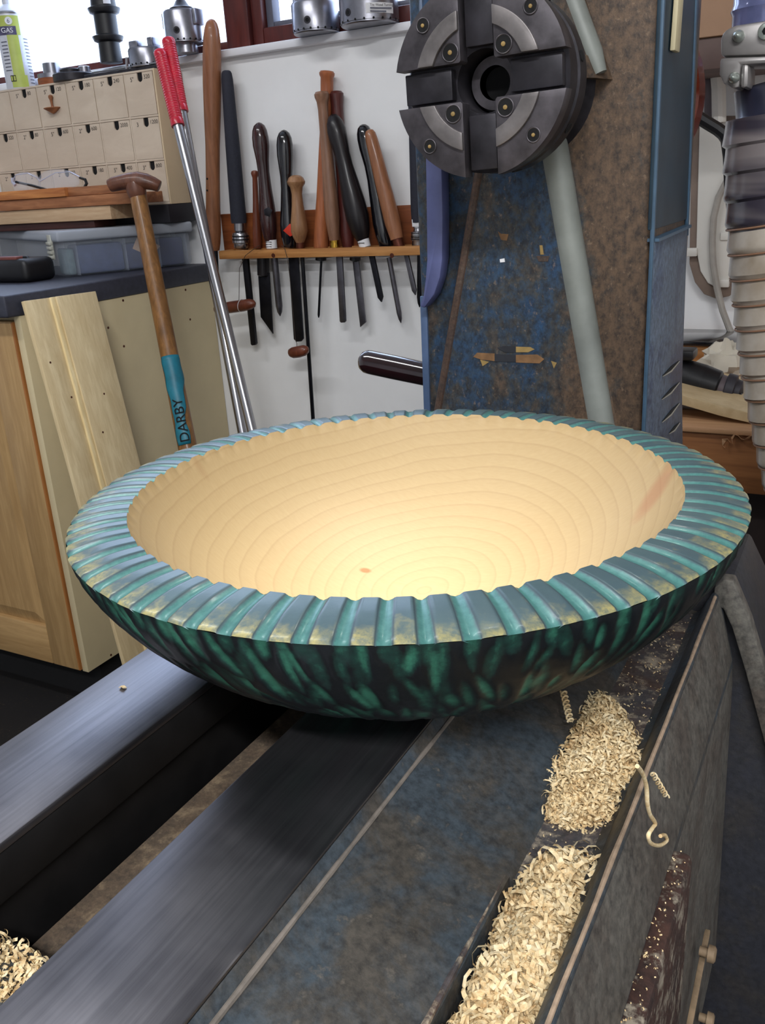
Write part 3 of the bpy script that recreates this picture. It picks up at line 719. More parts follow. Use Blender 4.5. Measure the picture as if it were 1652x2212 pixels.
def smooth_path(p, k=5):
    p = [Vector(q) for q in p]; out = []
    for i in range(len(p)-1):
        a, b2, c, d = p[max(i-1, 0)], p[i], p[i+1], p[min(i+2, len(p)-1)]
        for j in range(k):
            t = j/k; out.append(.5*((2*b2)+(c-a)*t+(2*a-5*b2+4*c-d)*t*t+(3*b2-a-3*c+d)*t**3))
    return out+[p[-1]]
def helix(p0, p1, R, turns, n=60):
    p0 = Vector(p0); p1 = Vector(p1); ax = (p1-p0); a = ax.normalized(); e1 = a.cross(Vector((0, 0, 1))).normalized(); e2 = a.cross(e1)
    return [p0+ax*(i/n)+(e1*math.cos(2*math.pi*turns*i/n)+e2*math.sin(2*math.pi*turns*i/n))*R for i in range(n+1)]
strand('curled_shaving', 'tight spiral shaving lying on the blue slope under the bowl', helix(PZ(1216, 1492, -.266), PZ(1232, 1560, -.268), .0016, 7), .0016, .0012)
a = PX(1390, 1665, -.066)
strand('curled_shaving', 'long pale shaving curling over the bed lip beside the heap', smooth_path([PX(x, y, -.0500) for x, y in ((1376, 1655), (1388, 1672), (1396, 1700), (1398, 1735), (1404, 1760), (1415, 1778), (1408, 1790), (1400, 1805), (1406, 1822), (1425, 1826), (1440, 1816), (1436, 1804), (1426, 1806))]), .001, .0016)
strand('curled_shaving', 'thin twisted shaving hanging over the bed side near the long one', helix(PX(1408, 1668, -.0560), PX(1440, 1722, -.0540), .0010, 6), .001, .0008)
p = PZ(265, 1487, ZB)
strand('wood_chip', 'tiny pale chip lying on the far bed rail', [p+Vector((-.0018, 0, .0004)), p+Vector((0, .0004, .0010)), p+Vector((.0018, 0, .0005))], .001, .0024)
V = []; F = []
for i in range(420):
    x = -.295+rng.random()*.055; curl(V, F, (x, .151+rng.random()*.022, -.2855+rng.random()*.004), .0036*(.4+rng.random()), .0013)
me = bpy.data.meshes.new('wood_shavings'); me.from_pydata(V, [], F)
o = link('wood_shavings', me, MT['shav'], None, 0); o['kind'] = 'stuff'; tag(o, 'pale shavings caught on the cross web between the bed rails', 'shavings')
V = []; F = []
for i in range(500):
    x = -.106+rng.random()*.034; y = YP+.004+rng.random()*.27; curl(V, F, (x, y, -.2812), .0012*(.3+rng.random()), .0006)
for i in range(200):
    x = -.0565+rng.random()*.010; y = .12+rng.random()*.25; curl(V, F, (x, y, -.3118), .0011*(.3+rng.random()), .0006)
me = bpy.data.meshes.new('sawdust'); me.from_pydata(V, [], F)
o = link('sawdust', me, MT['shav'], None, 0); o['kind'] = 'stuff'; tag(o, 'scattered sawdust and tiny chips on the lathe deck and ledge', 'sawdust')

# ------------------------------------------------------------------ base cabinet, worktop
MT['pine'] = wood('pine_door', (156, 122, 78), (182, 148, 100), (4, 4, .35), 26, .5, .1)
MT['panel'] = plain('cream_end_panel', (206, 190, 152), .6, 0, .04, 14, .03)
MT['door_edge'] = wood('orange_door_edge', (140, 86, 40), (170, 110, 56), (2, 2, .3), 30, .5)
MT['top'] = plain('slate_grey_worktop', (54, 56, 68), .5, 0, .18, 90, .05)
XE, YF = -1.456, 1.222
WT = -.155                                            # worktop surface
cab = thing('base_cabinet', 'pine base cabinet with framed door and cream end panel under grey worktop', 'cabinet', (XE-.4, 1.5, FLOOR))
MB().box((XE-.018, YF, -.988), (XE, YW-.002, WT-.042)).build('end_panel', MT['panel'], cab, .001)
MB().box((XE-1.2, YF+.018, -.988), (XE-.018, YW-.01, WT-.042)).build('carcass', MT['panel'], cab, 0)
MB().box((XE-1.2, YF+.06, FLOOR), (XE-.03, YW-.01, -.988)).build('plinth', MT['hole'], cab, 0)
dz0, dz1, dx0, dx1 = -.986, WT-.052, XE-.56, XE-.020
dr = MB().box((dx1-.085, YF-.005, dz0), (dx1, YF+.015, dz1)).build('door', MT['pine'], cab, .003)
MB().box((dx0, YF-.005, dz0), (dx0+.085, YF+.015, dz1)).build('door_stile', MT['pine'], dr, .003)
MT['pine_h'] = wood('pine_rail', (158, 124, 80), (184, 150, 102), (.35, 4, 4), 26, .5, .1)
MB().box((dx0+.085, YF-.005, dz0), (dx1-.085, YF+.015, dz0+.095)).build('door_rail', MT['pine_h'], dr, .003)
MB().box((dx0+.085, YF-.005, dz1-.085), (dx1-.085, YF+.015, dz1)).build('door_rail', MT['pine_h'], dr, .003)
m = MB(); x0, x1, z0, z1 = dx0+.085, dx1-.085, dz0+.095, dz1-.085
m.add([(x0, YF+.007, z0), (x1, YF+.007, z0), (x1, YF+.007, z1), (x0, YF+.007, z1), (x0+.03, YF-.002, z0+.03), (x1-.03, YF-.002, z0+.03), (x1-.03, YF-.002, z1-.03), (x0+.03, YF-.002, z1-.03)],
      [(0, 1, 5, 4), (1, 2, 6, 5), (2, 3, 7, 6), (3, 0, 4, 7), (4, 5, 6, 7)]); m.build('door_panel', MT['pine'], dr, 0, 10)
MB().box((dx1-.003, YF-.0054, dz0+.002), (dx1+.0012, YF+.012, dz1-.002)).build('door_edge', MT['door_edge'], dr, 0)
MB().box((dx0-.5, YF-.005, dz0), (dx0-.006, YF+.015, dz1)).build('door', MT['pine'], cab, .003)
for px, py in ((266, 649), (401, 626), (411, 690), (234, 708), (268, 748), (240, 1415)):
    p = PX(px, py, XE+.0006); MB().cyl(p-Vector((.002, 0, 0)), p, .0028, 10).build('screw', MT['copper'], cab)
wt = MB().box((XE-1.25, YF-.030, WT-.042), (XE+.002, YW-.001, WT)).build('worktop', MT['top'], None, .004, 35, 3)
tag(wt, 'slate grey laminate worktop on the pine cabinet', 'worktop')

# leaning pine board with a stepped profile
MT['board'] = wood('raw_pine_board', (200, 176, 132), (224, 204, 162), (5, 5, .25), 24, .6)
a0 = PX(45, 652, -1.443); a1 = PX(193, 632, -1.443)
bx = -1.29
b0 = PX(262, 1432, bx-.03)
dirv = (b0-a0); k = (FLOOR+.002-a0.z)/dirv.z
e_l = dirv*k
wv_ = a1-a0
bd = thing('pine_board', 'raw stepped pine board leaning against the cabinet end', 'board', a0+e_l)
nrm = wv_.cross(e_l).normalized(); nrm = nrm if nrm.x > 0 else -nrm
def slab(o, wid, ln, th, nm, mt, par):
    m = MB(); m.obox(o, wid, ln, th); return m.build(nm, MT[mt], par, .0012)
slab(a0, wv_*.40, e_l, nrm*.010, 'rebated_face', 'board', bd)
MT['board_edge'] = wood('highlit_pine_step', (214, 188, 134), (240, 220, 172), (5, 5, .25), 24, .55)  # paler pine carries the highlight along the board's step
slab(a0+wv_*.402, wv_*.598, e_l, nrm*.019, 'raised_face', 'board', bd)
slab(a0+wv_*.34, wv_*.062, e_l, nrm*.0155, 'step_edge', 'board_edge', bd)
for t, s in ((.13, .12), (.22, .72), (.30, .55), (.21, .28), (.44, .3)):
    p = a0+wv_*s+e_l*t+nrm*(.0103 if s < .33 else .0193); m = MB(); m.cyl(p-nrm*.001, p+nrm*.0001, .0022, 10); m.build('knot', MT['copper'], bd)

# ------------------------------------------------------------------ things on the worktop
# clear organiser box: long side runs along the worktop end, short side faces the room
MT['clear'], nt, b = base('frosted_clear_plastic', .25, 0, .5)
b.inputs['Base Color'].default_value = lin((190, 200, 216)); b.inputs['Alpha'].default_value = .20
MT['lidp'], nt, b = base('milky_lid_plastic', .3, 0, .5)
b.inputs['Base Color'].default_value = lin((168, 174, 184)); b.inputs['Alpha'].default_value = .80
MT['clip'] = plain('cream_clip_plastic', (176, 176, 164), .4)
OA = PZ(142, 601, WT); OB = PZ(419, 572.5, WT); OA.z = OB.z = 0; oe = (OB-OA).normalized(); on = Vector((-oe.y, oe.x, 0))   # long side direction and the way into the box
LO, WO = min((OB-OA).length, (1.800-OA.y)/oe.y), .60; zt = -.053
def op(l, w_, z): return OA+oe*l+on*w_+Vector((0, 0, z))
def obx(l0, l1, w0, w1, z0, z1): m = MB(); m.obox(op(l0, w0, z0), oe*(l1-l0), on*(w1-w0), (0, 0, z1-z0)); return m
org = thing('organiser_box', 'clear plastic lidded organiser box with blue contents on the worktop', 'box', op(.15, .2, WT))
obx(0, LO, 0, WO, WT+.0005, zt-.022).build('tub', MT['clear'], org, .012, 40, 3)
obx(-.008, LO+.006, -.008, WO+.008, zt-.024, zt).build('lid', MT['lidp'], org, .006, 40, 3)
wc = .050
for k in range(4):
    obx(-.014, -.006, wc-.015, wc+.015, zt-.030-.010*k, zt-.023-.010*k).build('clip_rib', MT['clip'], org, .0012)
obx(-.010, -.005, wc-.014, wc+.014, zt-.062, zt-.008).build('clip', MT['clip'], org, .001)
MT['blue_stuff'] = plain('blue_abrasive_cloth', (40, 46, 84), .8, 0, .25, 40); MT['blue2'] = plain('slate_blue_abrasive', (56, 68, 108), .8, 0, .2, 50)
MT['teal_stuff'] = plain('green_grey_abrasive', (92, 112, 116), .8, 0, .2, 50); MT['card'] = plain('tan_sanding_sheet', (190, 158, 128), .7, 0, .06)
grp = 'sanding supplies in the organiser box'
ls = [.012, .036, .150, .232, LO-.012]
for i in range(4):
    mt = ['teal_stuff', 'blue2', 'blue_stuff', 'blue_stuff'][i]
    o = obx(ls[i]+.003, ls[i+1]-.003, .016, .09, WT+.004, WT+.062+.006*(i % 2)).build('abrasive_pack', MT[mt], None, .005)
    tag(o, ['grey-green abrasive pack at the front corner of the clear organiser box', 'slate blue abrasive pack second along the clear organiser box', 'blue abrasive pack third along the clear organiser box', 'dark blue abrasive pack by the wall in the organiser box'][i], 'abrasive', grp)
    obx(ls[i+1]-.0008, ls[i+1]+.0008, .004, .095, WT+.003, zt-.026).build('divider', MT['clear'], org, 0)
m = MB(); m.prism([op(.190, .0145, WT+.086), op(.238, .0145, WT+.050), op(.212, .0145, WT+.028), op(.170, .0145, WT+.050)], on*.001)
tag(m.build('sanding_sheet', MT['card'], None, 0), 'tan sanding sheet showing through the organiser box', 'sheet')
# boards lying on the organiser lid in front of the drawers
MT['orange_w'] = wood('orange_cedar', (150, 84, 44), (206, 138, 78), (.4, 5, 5), 22, .5); MT['brown_w'] = wood('brown_offcut', (120, 72, 44), (176, 118, 78), (.5, 4, 4), 22, .55)
MT['pale_w'] = wood('pale_offcut', (176, 142, 108), (204, 176, 142), (.4, 5, 5), 22, .6); MT['dkred_w'] = wood('dark_red_offcut', (50, 26, 24), (74, 40, 34), (.4, 5, 5), 22, .5)
MT['dark_w'] = plain('dark_shelf_board', (24, 22, 30), .6, 0, .2)
def plank(lbl, xr, y0, y1, z0, z1, mt, xl=-2.35):
    o = MB().box((xl, y0, z0), (xr, y1, z1)).build('timber_offcut', MT[mt], None, .0015); return tag(o, lbl, 'wood', 'offcuts on the organiser box')
yb = 1.600
plank('dark red offcut lying on the organiser lid, lowest of the stack', PY(205, 490, yb+.01).x, yb+.01, 1.68, zt+.0005, -.0365, 'dkred_w')
plank('pale offcut with clean sawn end under the orange boards', PY(240, 465, yb).x, yb, 1.69, -.036, -.0055, 'pale_w')
plank('long brown offcut with wavy figure below the safety glasses', PY(284, 430, yb-.005).x, yb-.005, 1.70, -.005, .0185, 'brown_w')
plank('short bright orange offcut on top of the stack of boards', PY(139, 410, yb-.010).x, yb-.010, 1.66, .019, .039, 'orange_w')
o = MB().box((PY(142, 410, yb).x, yb, .019), (PY(277, 410, yb).x, 1.65, .038)).build('timber_offcut', MT['brown_w'], None, .0015)
tag(o, 'brown arched-grain offcut beside the bright orange one', 'wood', 'offcuts on the organiser box')
# mini drawer unit
DX1, DY, DZ0, DZ1 = -1.468, 1.722, -.011, .276
sb = MB().box((-2.3, DY-.012, zt+.0005), (DX1, YW-.012, DZ0-.0005)).build('shelf_board', MT['dark_w'], None, .002)
tag(sb, 'dark board under the little drawer unit', 'board')
MT['ply'] = wood('birch_plywood', (194, 176, 156), (212, 196, 176), (.6, 3, 1.5), 14, .6); MT['ply_side'] = plain('plywood_side', (212, 190, 156), .6, 0, .05, 12)
unit = thing('drawer_unit', 'plywood unit of small sandpaper drawers with handwritten grit numbers', 'drawer unit', (DX1-.4, DY+.05, DZ0))
cols = [-1.470, -1.558, -1.652, -1.741, -1.840, -1.934, -2.028]
zr = [DZ1-.002, .180, .087, DZ0+.002]
NC = 6
th = .0045
MB().box((DX1-.0045, DY, DZ0), (DX1, YW-.003, DZ1)).build('side_panel', MT['ply_side'], unit, .0008)
MB().box((cols[NC]-.03, YW-.008, DZ0), (DX1-.0045, YW-.003, DZ1)).build('back_panel', MT['ply'], unit, 0)
for z in (DZ0, zr[2]-th/2, zr[1]-th/2, DZ1-th):
    MB().box((cols[NC]-.03, DY, z), (DX1-.0045, YW-.008, z+th)).build('shelf', MT['ply'], unit, .0006)
for i in range(1, NC+1):
    MB().box((cols[i]-.0022, DY+.0008, DZ0+th), (cols[i]+.0022, YW-.009, DZ1-th)).build('upright', MT['ply'], unit, 0)
grit = [['5"|320', '5"|240', '5"|180', '5"|120', '5"|80', '5"|'], ['3|1200', '|2000', '2"|600', '5"|600', '2"|80', '|320'], ['3"|800', '5"|400', '2"|180', '2"|120', '2"|', '2"|']]
for r in range(3):
    zt_, zb_ = zr[r]-th/2-.0008, zr[r+1]+th/2+.0006
    if r == 0: zt_ = DZ1-th-.0008
    for c in range(NC):
        xa, xb = cols[c+1]+.0030, cols[c]-.0030
        if c == 0: xb = DX1-.0058
        xm = (xa+xb)/2+.003; w_, h_ = .0085, .019
        out = [(xa, zb_), (xb, zb_), (xb, zt_), (xm+w_*.9, zt_)]
        out += [(xm+w_*.9*math.cos(t), zt_-h_*.62-h_*.38*math.sin(t)) for t in np.linspace(0, math.pi, 9)]
        out += [(xm-w_*.9, zt_), (xa, zt_)]
        yy = DY-.0005+.0008*((r*7+c*3) % 3)
        d = MB().prism([(x, yy, z) for x, z in out], (0, .006, 0)).build('drawer', MT['ply'], unit, 0, 20)
        MB().box((xa+.002, yy+.02, zb_), (xb-.002, YW-.012, zb_+.05)).build('drawer_tray', MT['hole'], d, 0)
        MB().box((xm-w_*.92, yy+.003, zt_-h_-.001), (xm+w_*.92, yy+.0062, zt_)).build('finger_hole', MT['hole'], d, 0)
        l, rt = grit[r][c].split('|')
        if l: text('lettering', l, .0130, (xm-.029, yy-.0004, zt_-.0165), (1, 0, 0), (0, 0, 1), MT['ink'], d)
        if rt: text('lettering', rt, .0120, (xm+.0115, yy-.0004, zt_-.0135), (1, 0, 0), (0, 0, 1), MT['ink'], d)
# little spinning-top shaped pull stuck on one drawer
tp = thing('spinning_top', 'small brown spinning-top shaped wooden piece on a drawer front', 'spinning top', (PY(112, 225, DY-.004)))
p0 = PY(108, 204, DY-.006); p1 = PY(116, 246, DY-.006); k = mpp(p0)
MB().lathe(p0, p1, [(0, .5*k), (.06, 4.5*k), (.16, 5*k), (.28, 3*k), (.55, 2.4*k), (.66, 3.2*k), (.70, 4*k)], 16).build('stem', MT['brown_w'], tp)
MB().lathe(p0+(p1-p0)*.68, p1, [(0, 4*k), (.02, 19*k), (.12, 19*k), (.6, 9*k), (1, 1*k)], 24).build('body', MT['brown_w'], tp)
# safety glasses
MT['lens'], nt, b = base('clear_lens', .06, 0, .8); b.inputs['Base Color'].default_value = lin((226, 230, 244)); b.inputs['Alpha'].default_value = .16
sg = thing('safety_glasses', 'clear safety glasses with dark arms lying on the offcuts', 'glasses', PY(110, 412, yb+.02))
yg = yb+.02
def lens(x0, x1, yt, yb_, nm, bow):
    V = []; F = []; n = 12
    for i in range(n+1):
        q = i/n; x = x0+(x1-x0)*q; s = math.sin(math.pi*q)**.5 if 0 < q < 1 else 0
        for j in range(5):
            w2 = j/4; mid = (yt+yb_)/2; hh = (yb_-yt)/2*(.35+.65*s); p = PY(x, mid+(w2*2-1)*hh-4*s+(x-x0)*-.06, yg); p.y -= .012*math.sin(math.pi*q)*bow
            V.append(p)
    for i in range(n):
        for j in range(4): F.append((i*5+j, i*5+j+1, i*5+j+6, i*5+j+5))
    m = MB(); m.add(V, F); o = m.build(nm, MT['lens'], sg, 0, 60)
    so = o.modifiers.new('thickness', 'SOLIDIFY'); so.thickness = .002; return o
lens(30, 88, 377, 420, 'lens', 1); lens(84, 172, 372, 418, 'lens', 1)
MT['rimclear'] = plain('glossy_clear_rim', (198, 200, 220), .1, .3, .05)
MB().tube([PY(x, y, yg-.008) for x, y in ((30, 385), (34, 378), (60, 374), (80, 384), (86, 392), (100, 384), (120, 373), (150, 371), (172, 382))], .0011, 8).build('brow', MT['rimclear'], sg)
MB().tube([PY(x, y, yg-.010) for x, y in ((34, 393), (70, 401), (105, 411), (122, 413))], [.0030, .0030, .0028, .0034], 8).build('arm', MT['black'], sg)
MB().tube([PY(x, y, yg-.004) for x, y in ((172, 384), (184, 388), (187, 396), (183, 405), (177, 411))], [.0026, .0034, .0036, .0034, .0026], 8).build('arm', MT['black'], sg)
MB().tube([PY(x, y, yg-.011) for x, y in ((27, 384), (28, 394), (33, 400))], .004, 8).build('hinge', MT['rimclear'], sg)
# black case at the left edge
bc_ = PZ(20, 612, WT)
bk = thing('black_tool_case', 'black rounded plastic tool on the worktop at the left edge', 'tool', (bc_.x, bc_.y+.05, WT))
p = PY(57, 600, bc_.y); pt_ = PY(40, 556, bc_.y)
MB().box((p.x-.16, bc_.y, WT+.0005), (p.x, bc_.y+.09, pt_.z-.004)).build('body', MT['black'], bk, .014, 40, 4)
MT['rust_red'] = plain('dull_red_band', (110, 58, 50), .5)
MB().box((p.x-.16, bc_.y+.008, pt_.z-.008), (p.x-.030, bc_.y+.04, pt_.z+.001)).build('red_band', MT['rust_red'], bk, .003)
MB().tube([(p.x-.14, bc_.y+.03, pt_.z-.001), (p.x-.02, bc_.y+.03, pt_.z-.003), (p.x-.012, bc_.y+.03, pt_.z-.010)], .004, 8).build('top_rim', MT['black'], bk)

# ------------------------------------------------------------------ T-handled shaft leaning on the worktop
MT['ash'] = wood('worn_ash_shaft', (104, 70, 36), (146, 102, 56), (6, 6, .35), 26, .42, .15); MT['thandle'] = wood('dark_walnut_grip', (78, 46, 34), (118, 74, 54), (3, 3, 1), 30, .4, .2)
c1 = PX(334, 605, -1.375); c2 = PX(405, 965, -1.265); dv_ = c2-c1
def along(yt):   # point on the shaft seen at image row yt
    lo, hi = -3, 5
    for _ in range(50):
        md = (lo+hi)/2; p = c1+dv_*md; yy = CY-FPX*p.dot(u_)/p.dot(f_)
        if yy < yt: lo = md
        else: hi = md
    return c1+dv_*lo
st_ = along(418); sb_ = c1+dv_*((FLOOR+.03-c1.z)/dv_.z); rs = 19.5*mpp(c1)
fk = thing('t_handled_tool', 'wooden T-handled tool shaft with torn teal sticker leaning on the worktop', 'tool', (sb_.x, sb_.y, FLOOR))
LL = (sb_-st_).length
MB().lathe(st_, sb_, [(0, rs*.92), (.05, rs*.92), (.4, rs*1.03), (.6, rs*1.1), (1, rs*1.15)], 24).build('shaft', MT['ash'], fk)
gy = st_.y-.004
gp = [PY(x, y, gy+(x-290)*.00045) for x, y in ((236, 402), (246, 398), (262, 394), (280, 391), (298, 390), (316, 392), (332, 397), (345, 403))]
kk = mpp(gp[3])
MB().tube(gp, [13*kk, 15*kk, 15.5*kk, 17*kk, 18.5*kk, 16.5*kk, 14*kk, 12*kk], 20).build('grip', MT['thandle'], fk, .002)
MB().lathe(PY(289, 393, gy), along(424), [(0, rs*1.0), (.5, rs*1.12), (.9, rs*1.0), (1, rs*.96)], 20).build('grip_socket', MT['thandle'], fk)
MT['sticker'] = plain('torn_teal_sticker', (22, 112, 132), .45, 0, .2, 40)
sa_, sb2 = along(772), along(962); ax = (sb2-sa_).normalized()
view = -(sa_+sb2).normalized(); view = (view-ax*view.dot(ax)).normalized(); side = ax.cross(view)
V = []; F = []; na, nl = 14, 22
for i in range(nl+1):
    q = i/nl; p = sa_.lerp(sb2, q); rloc = rs*1.075+.0012
    a_l = -1.15+.75*max(0, min(1, (q-.25)/.4))+.10*math.sin(q*19)+.12*noise.noise((q*9, 1, 1)); a_r = 1.0+.08*math.sin(q*23)-.9*max(0, .25-abs(q-.62))
    if i == 0: a_l, a_r = -1.0, .9
    for j in range(na+1):
        an = a_l+(a_r-a_l)*j/na; V.append(p+(view*math.cos(an)+side*math.sin(an))*rloc)
for i in range(nl):
    for j in range(na): F.append((i*(na+1)+j, i*(na+1)+j+1, (i+1)*(na+1)+j+1, (i+1)*(na+1)+j))
m = MB(); m.add(V, F); stk = m.build('sticker', MT['sticker'], fk, 0, 60)
stk.modifiers.new('thickness', 'SOLIDIFY').thickness = .0004
tb = along(958); rd_ = (r_-ax*r_.dot(ax)).normalized()
text('lettering', 'DARBY', .030, tb+view*(rs*1.12+.0022)+rd_*.0075, -ax, -rd_, MT['hole'], fk)
# pad that lets the shaft stand on the floor
MB().lathe(sb_+dv_.normalized()*-.12, sb_, [(0, rs*1.16), (.1, rs*1.25), (1, rs*1.2)], 20).build('socket', MT['steel_dark'], fk)
MB().prism([(sb_.x-.02, sb_.y-.09, FLOOR+.002), (sb_.x-.02, sb_.y+.09, FLOOR+.002), (sb_.x-.005, sb_.y+.08, FLOOR+.05), (sb_.x-.005, sb_.y-.08, FLOOR+.05)], (.03, 0, 0)).build('foot', MT['steel_dark'], fk, .003)

# ------------------------------------------------------------------ two aluminium lopper arms with red grips
lp = thing('loppers', 'pair of aluminium lopper arms with red rubber grips leaning by the drawers', 'loppers', (-1.1, 1.45, FLOOR))
def arm(pts_red, pts_tube, Ya, Yb, rp):
    (x0, y0), (x1, y1) = pts_red; (x2, y2) = pts_tube
    A = PY(x0, y0, Ya); B = PY(x2, y2, Yb); d = B-A
    tt = 0; lo, hi = 0, 1
    for _ in range(40):
        md = (lo+hi)/2; p = A+d*md; yy = CY-FPX*p.dot(u_)/p.dot(f_)
        if yy < y1: lo = md
        else: hi = md
    Rm = A+d*lo; r = rp*mpp(A)
    n = 26; prof = [(0, r*1.0), (.02, r*1.18), (.06, r*1.2)]
    for i in range(n):
        q = .08+.86*i/n; prof += [(q, r*1.12), (q+.45*.86/n, r*1.20)]
    prof += [(.97, r*1.22), (1, r*1.2)]
    end = A+d*((FLOOR+.01-A.z)/d.z)
    MB().lathe(A, Rm, prof, 24).build('grip', MT['red'], lp)
    MB().lathe(A+d*.06, end, [(0, r*.92), (1, r*.92)], 24).build('arm', MT['alu'], lp)
    return A, d, end
A1, d1, e1 = arm(((345, 110), (384, 272)), (546, 935), 1.665, 1.50, 12.0)
A2, d2, e2 = arm(((363, 84), (398, 242)), (524, 935), 1.690, 1.53, 12.0)
MB().lathe(e1+(e2-e1)*.5+Vector((0, 0, .09)), e1+(e2-e1)*.5+Vector((.01, -.02, .0)), [(0, .02), (.5, .03), (1, .012)], 16).build('pivot', MT['steel_dark'], lp)

# ------------------------------------------------------------------ tool rack on the back wall
MT['rackw'] = wood('orange_pine_rack', (150, 96, 48), (196, 140, 82), (.35, 4, 5), 26, .5); MT['rackb'] = wood('brown_rack_back', (112, 56, 26), (150, 84, 44), (.35, 4, 5), 22, .5)
YS0, YT = 1.745, 1.780
ra = PY(471, 538, YS0); rb_ = PY(930, 534, YS0); rz0 = PY(700, 555.5, YS0).z; rz1 = PY(700, 536.5, YS0).z
rack = thing('tool_rack', 'pine wall rack holding a row of turning tools', 'rack', ((ra.x+rb_.x)/2, YW, rz0))
XR1 = rb_.x+.12
MB().box((ra.x, YS0, rz0), (XR1, YS0+.017, rz1)).build('front_rail', MT['rackw'], rack, .0015)
MB().box((ra.x, YS0+.017, rz0), (ra.x+.012, YW-.016, rz1)).build('end_block', MT['rackw'], rack, .001)
MB().box((XR1-.012, YS0+.017, rz0), (XR1, YW-.016, rz1)).build('end_block', MT['rackw'], rack, .001)
MB().box((ra.x+.012, YW-.024, rz0+.002), (XR1-.012, YW-.016, rz1)).build('rear_rail', MT['rackw'], rack, .001)
zbk = PY(760, 449, YW-.014).z
MB().box((ra.x-.028, YW-.016, rz0+.004), (XR1, YW-.001, zbk)).build('back_board', MT['rackb'], rack, .0015)
for px, py in ((521, 471), (846, 552), (590, 552)):
    p = PY(px, py, YW-.0165 if py < 500 else YS0-.0005); MB().cyl(p, p+Vector((0, .001, 0)), .005, 12).build('knot', MT['copper'], rack)

W_ = lambda nm, a, b_, co=.2, ro=.4: wood(nm, a, b_, (5, 5, .5), 30, ro, co)
MT['t_tan'] = W_('tan_handle', (124, 78, 50), (160, 106, 72)); MT['t_foam'] = plain('charcoal_foam_grip', (36, 38, 50), .8, 0, .15, 200, .1)
MT['t_red'] = W_('red_brown_handle', (86, 40, 24), (120, 62, 40)); MT['t_dkbrown'] = W_('rosewood_handle', (34, 18, 20), (60, 32, 30), .6, .2)
MT['t_nat'] = W_('natural_ash_handle', (122, 84, 56), (164, 122, 86)); MT['t_orange'] = W_('orange_beech_handle', (142, 80, 48), (178, 106, 66))
MT['t_grey'] = W_('grey_brown_handle', (112, 78, 58), (150, 110, 86)); MT['t_mah'] = W_('mahogany_handle', (66, 26, 24), (92, 42, 36)); MT['t_dk'] = W_('near_black_handle', (16, 12, 16), (26, 20, 22), .1, .38)
MT['blade'] = plain('grey_tool_steel', (104, 102, 108), .36, .9, .2, 40); MT['blade_dk'] = plain('dark_tool_steel', (40, 40, 46), .4, .8, .25, 40); MT['blade_bk'] = plain('black_bar_steel', (16, 16, 24), .4, .4, .2)
MT['redlabel'] = plain('red_diamond_label', (206, 56, 34), .5)

def axprof(mb, prof, Y, n=22):
    pts = [PY(x, y, Y) for x, y, _ in prof]; ax = pts[-1]-pts[0]
    return mb.rings(pts, [ax]*len(pts), [max(.0002, h*mpp(p)) for p, (_, _, h) in zip(pts, prof)], n)
def P3(x0, y0, x1, y1, prof):
    """profile rows (t, halfwidth px) on the image line from (x0,y0) to (x1,y1)"""
    return [(x0+(x1-x0)*t, y0+(y1-y0)*t, h) for t, h in prof]
def flat(pts, Y, th, nm, mt, par): return MB().prism([PY(x, y, Y) for x, y in pts], (0, th, 0)).build(nm, MT[mt], par, .0006)
def bar(x0, y0, x1, y1, hw, Y, nm, mt, par, tip='point', th=.006):
    d = Vector((x1-x0, y1-y0)); L = d.length; d /= L; s = Vector((-d.y, d.x))
    o = Vector((x0, y0)); e = Vector((x1, y1))
    if tip == 'rod': pts = None; m = MB(); axprof(m, [(x0, y0, hw), (x1-d.x*6, y1-d.y*6, hw), (x1, y1, hw*.5)], Y, 14); return m.build(nm, MT[mt], par)
    if tip == 'gouge':
        m = MB(); axprof(m, [(x0, y0, hw), (x1-d.x*22, y1-d.y*22, hw), (x1-d.x*9, y1-d.y*9, hw*.7), (x1, y1, .6)], Y, 16); return m.build(nm, MT[mt], par)
    a, b2 = o+s*hw, o-s*hw; c, f = e-s*hw, e+s*hw
    if tip == 'point': tp_ = [e-s*hw-d*11, e, e+s*hw-d*11]
    elif tip == 'skewr': tp_ = [e-s*hw-d*0, e+s*hw-d*38]
    elif tip == 'skewl': tp_ = [e-s*hw-d*9, e+s*hw]
    elif tip == 'round': tp_ = [e-s*hw-d*6, e-s*hw*.5, e+s*hw*.5, e+s*hw-d*6]
    else: tp_ = [e-s*hw-d*3, e-s*hw*.6, e+s*hw*.6, e+s*hw-d*3]
    pl = [tuple(b2)]+[tuple(q) for q in tp_]+[tuple(a)]
    return flat(pl, Y-th/2, th, nm, mt, par)
def tool(label, x, Y=YT): 
    p = PY(x, 536, Y); return thing('turning_tool', label, 'tool', (p.x, Y, rz1), 'turning tools in the wall rack')
G = [(0, .5), (.008, 5), (.03, 11), (.06, 14.5), (.10, 16.5)]
# 1 tall tan handle at the left end
t = tool('tall tan wooden handle at the left end of the rack reaching the window sill', 460, 1.770)
axprof(MB(), P3(457, 40, 461, 540, [(0, .5), (.006, 7), (.02, 12), (.045, 15.5), (.09, 18.5), (.16, 20), (.28, 20), (.42, 18), (.55, 15.5), (.68, 15), (.8, 15.5), (.92, 16.5), (.97, 15), (1, 13)]), 1.770).build('handle', MT['t_tan'], t)
for py in (386, 411): 
    p = PY(457, py, 1.770); r = 15.5*mpp(p); MB().cyl(p+Vector((0, -r-.0004, 0)), p+Vector((0, -r+.002, 0)), .0022, 8).build('pin_hole', MT['hole'], t)
bar(461, 536, 464, 600, 6, 1.778, 'blade', 'blade_dk', t, 'square')
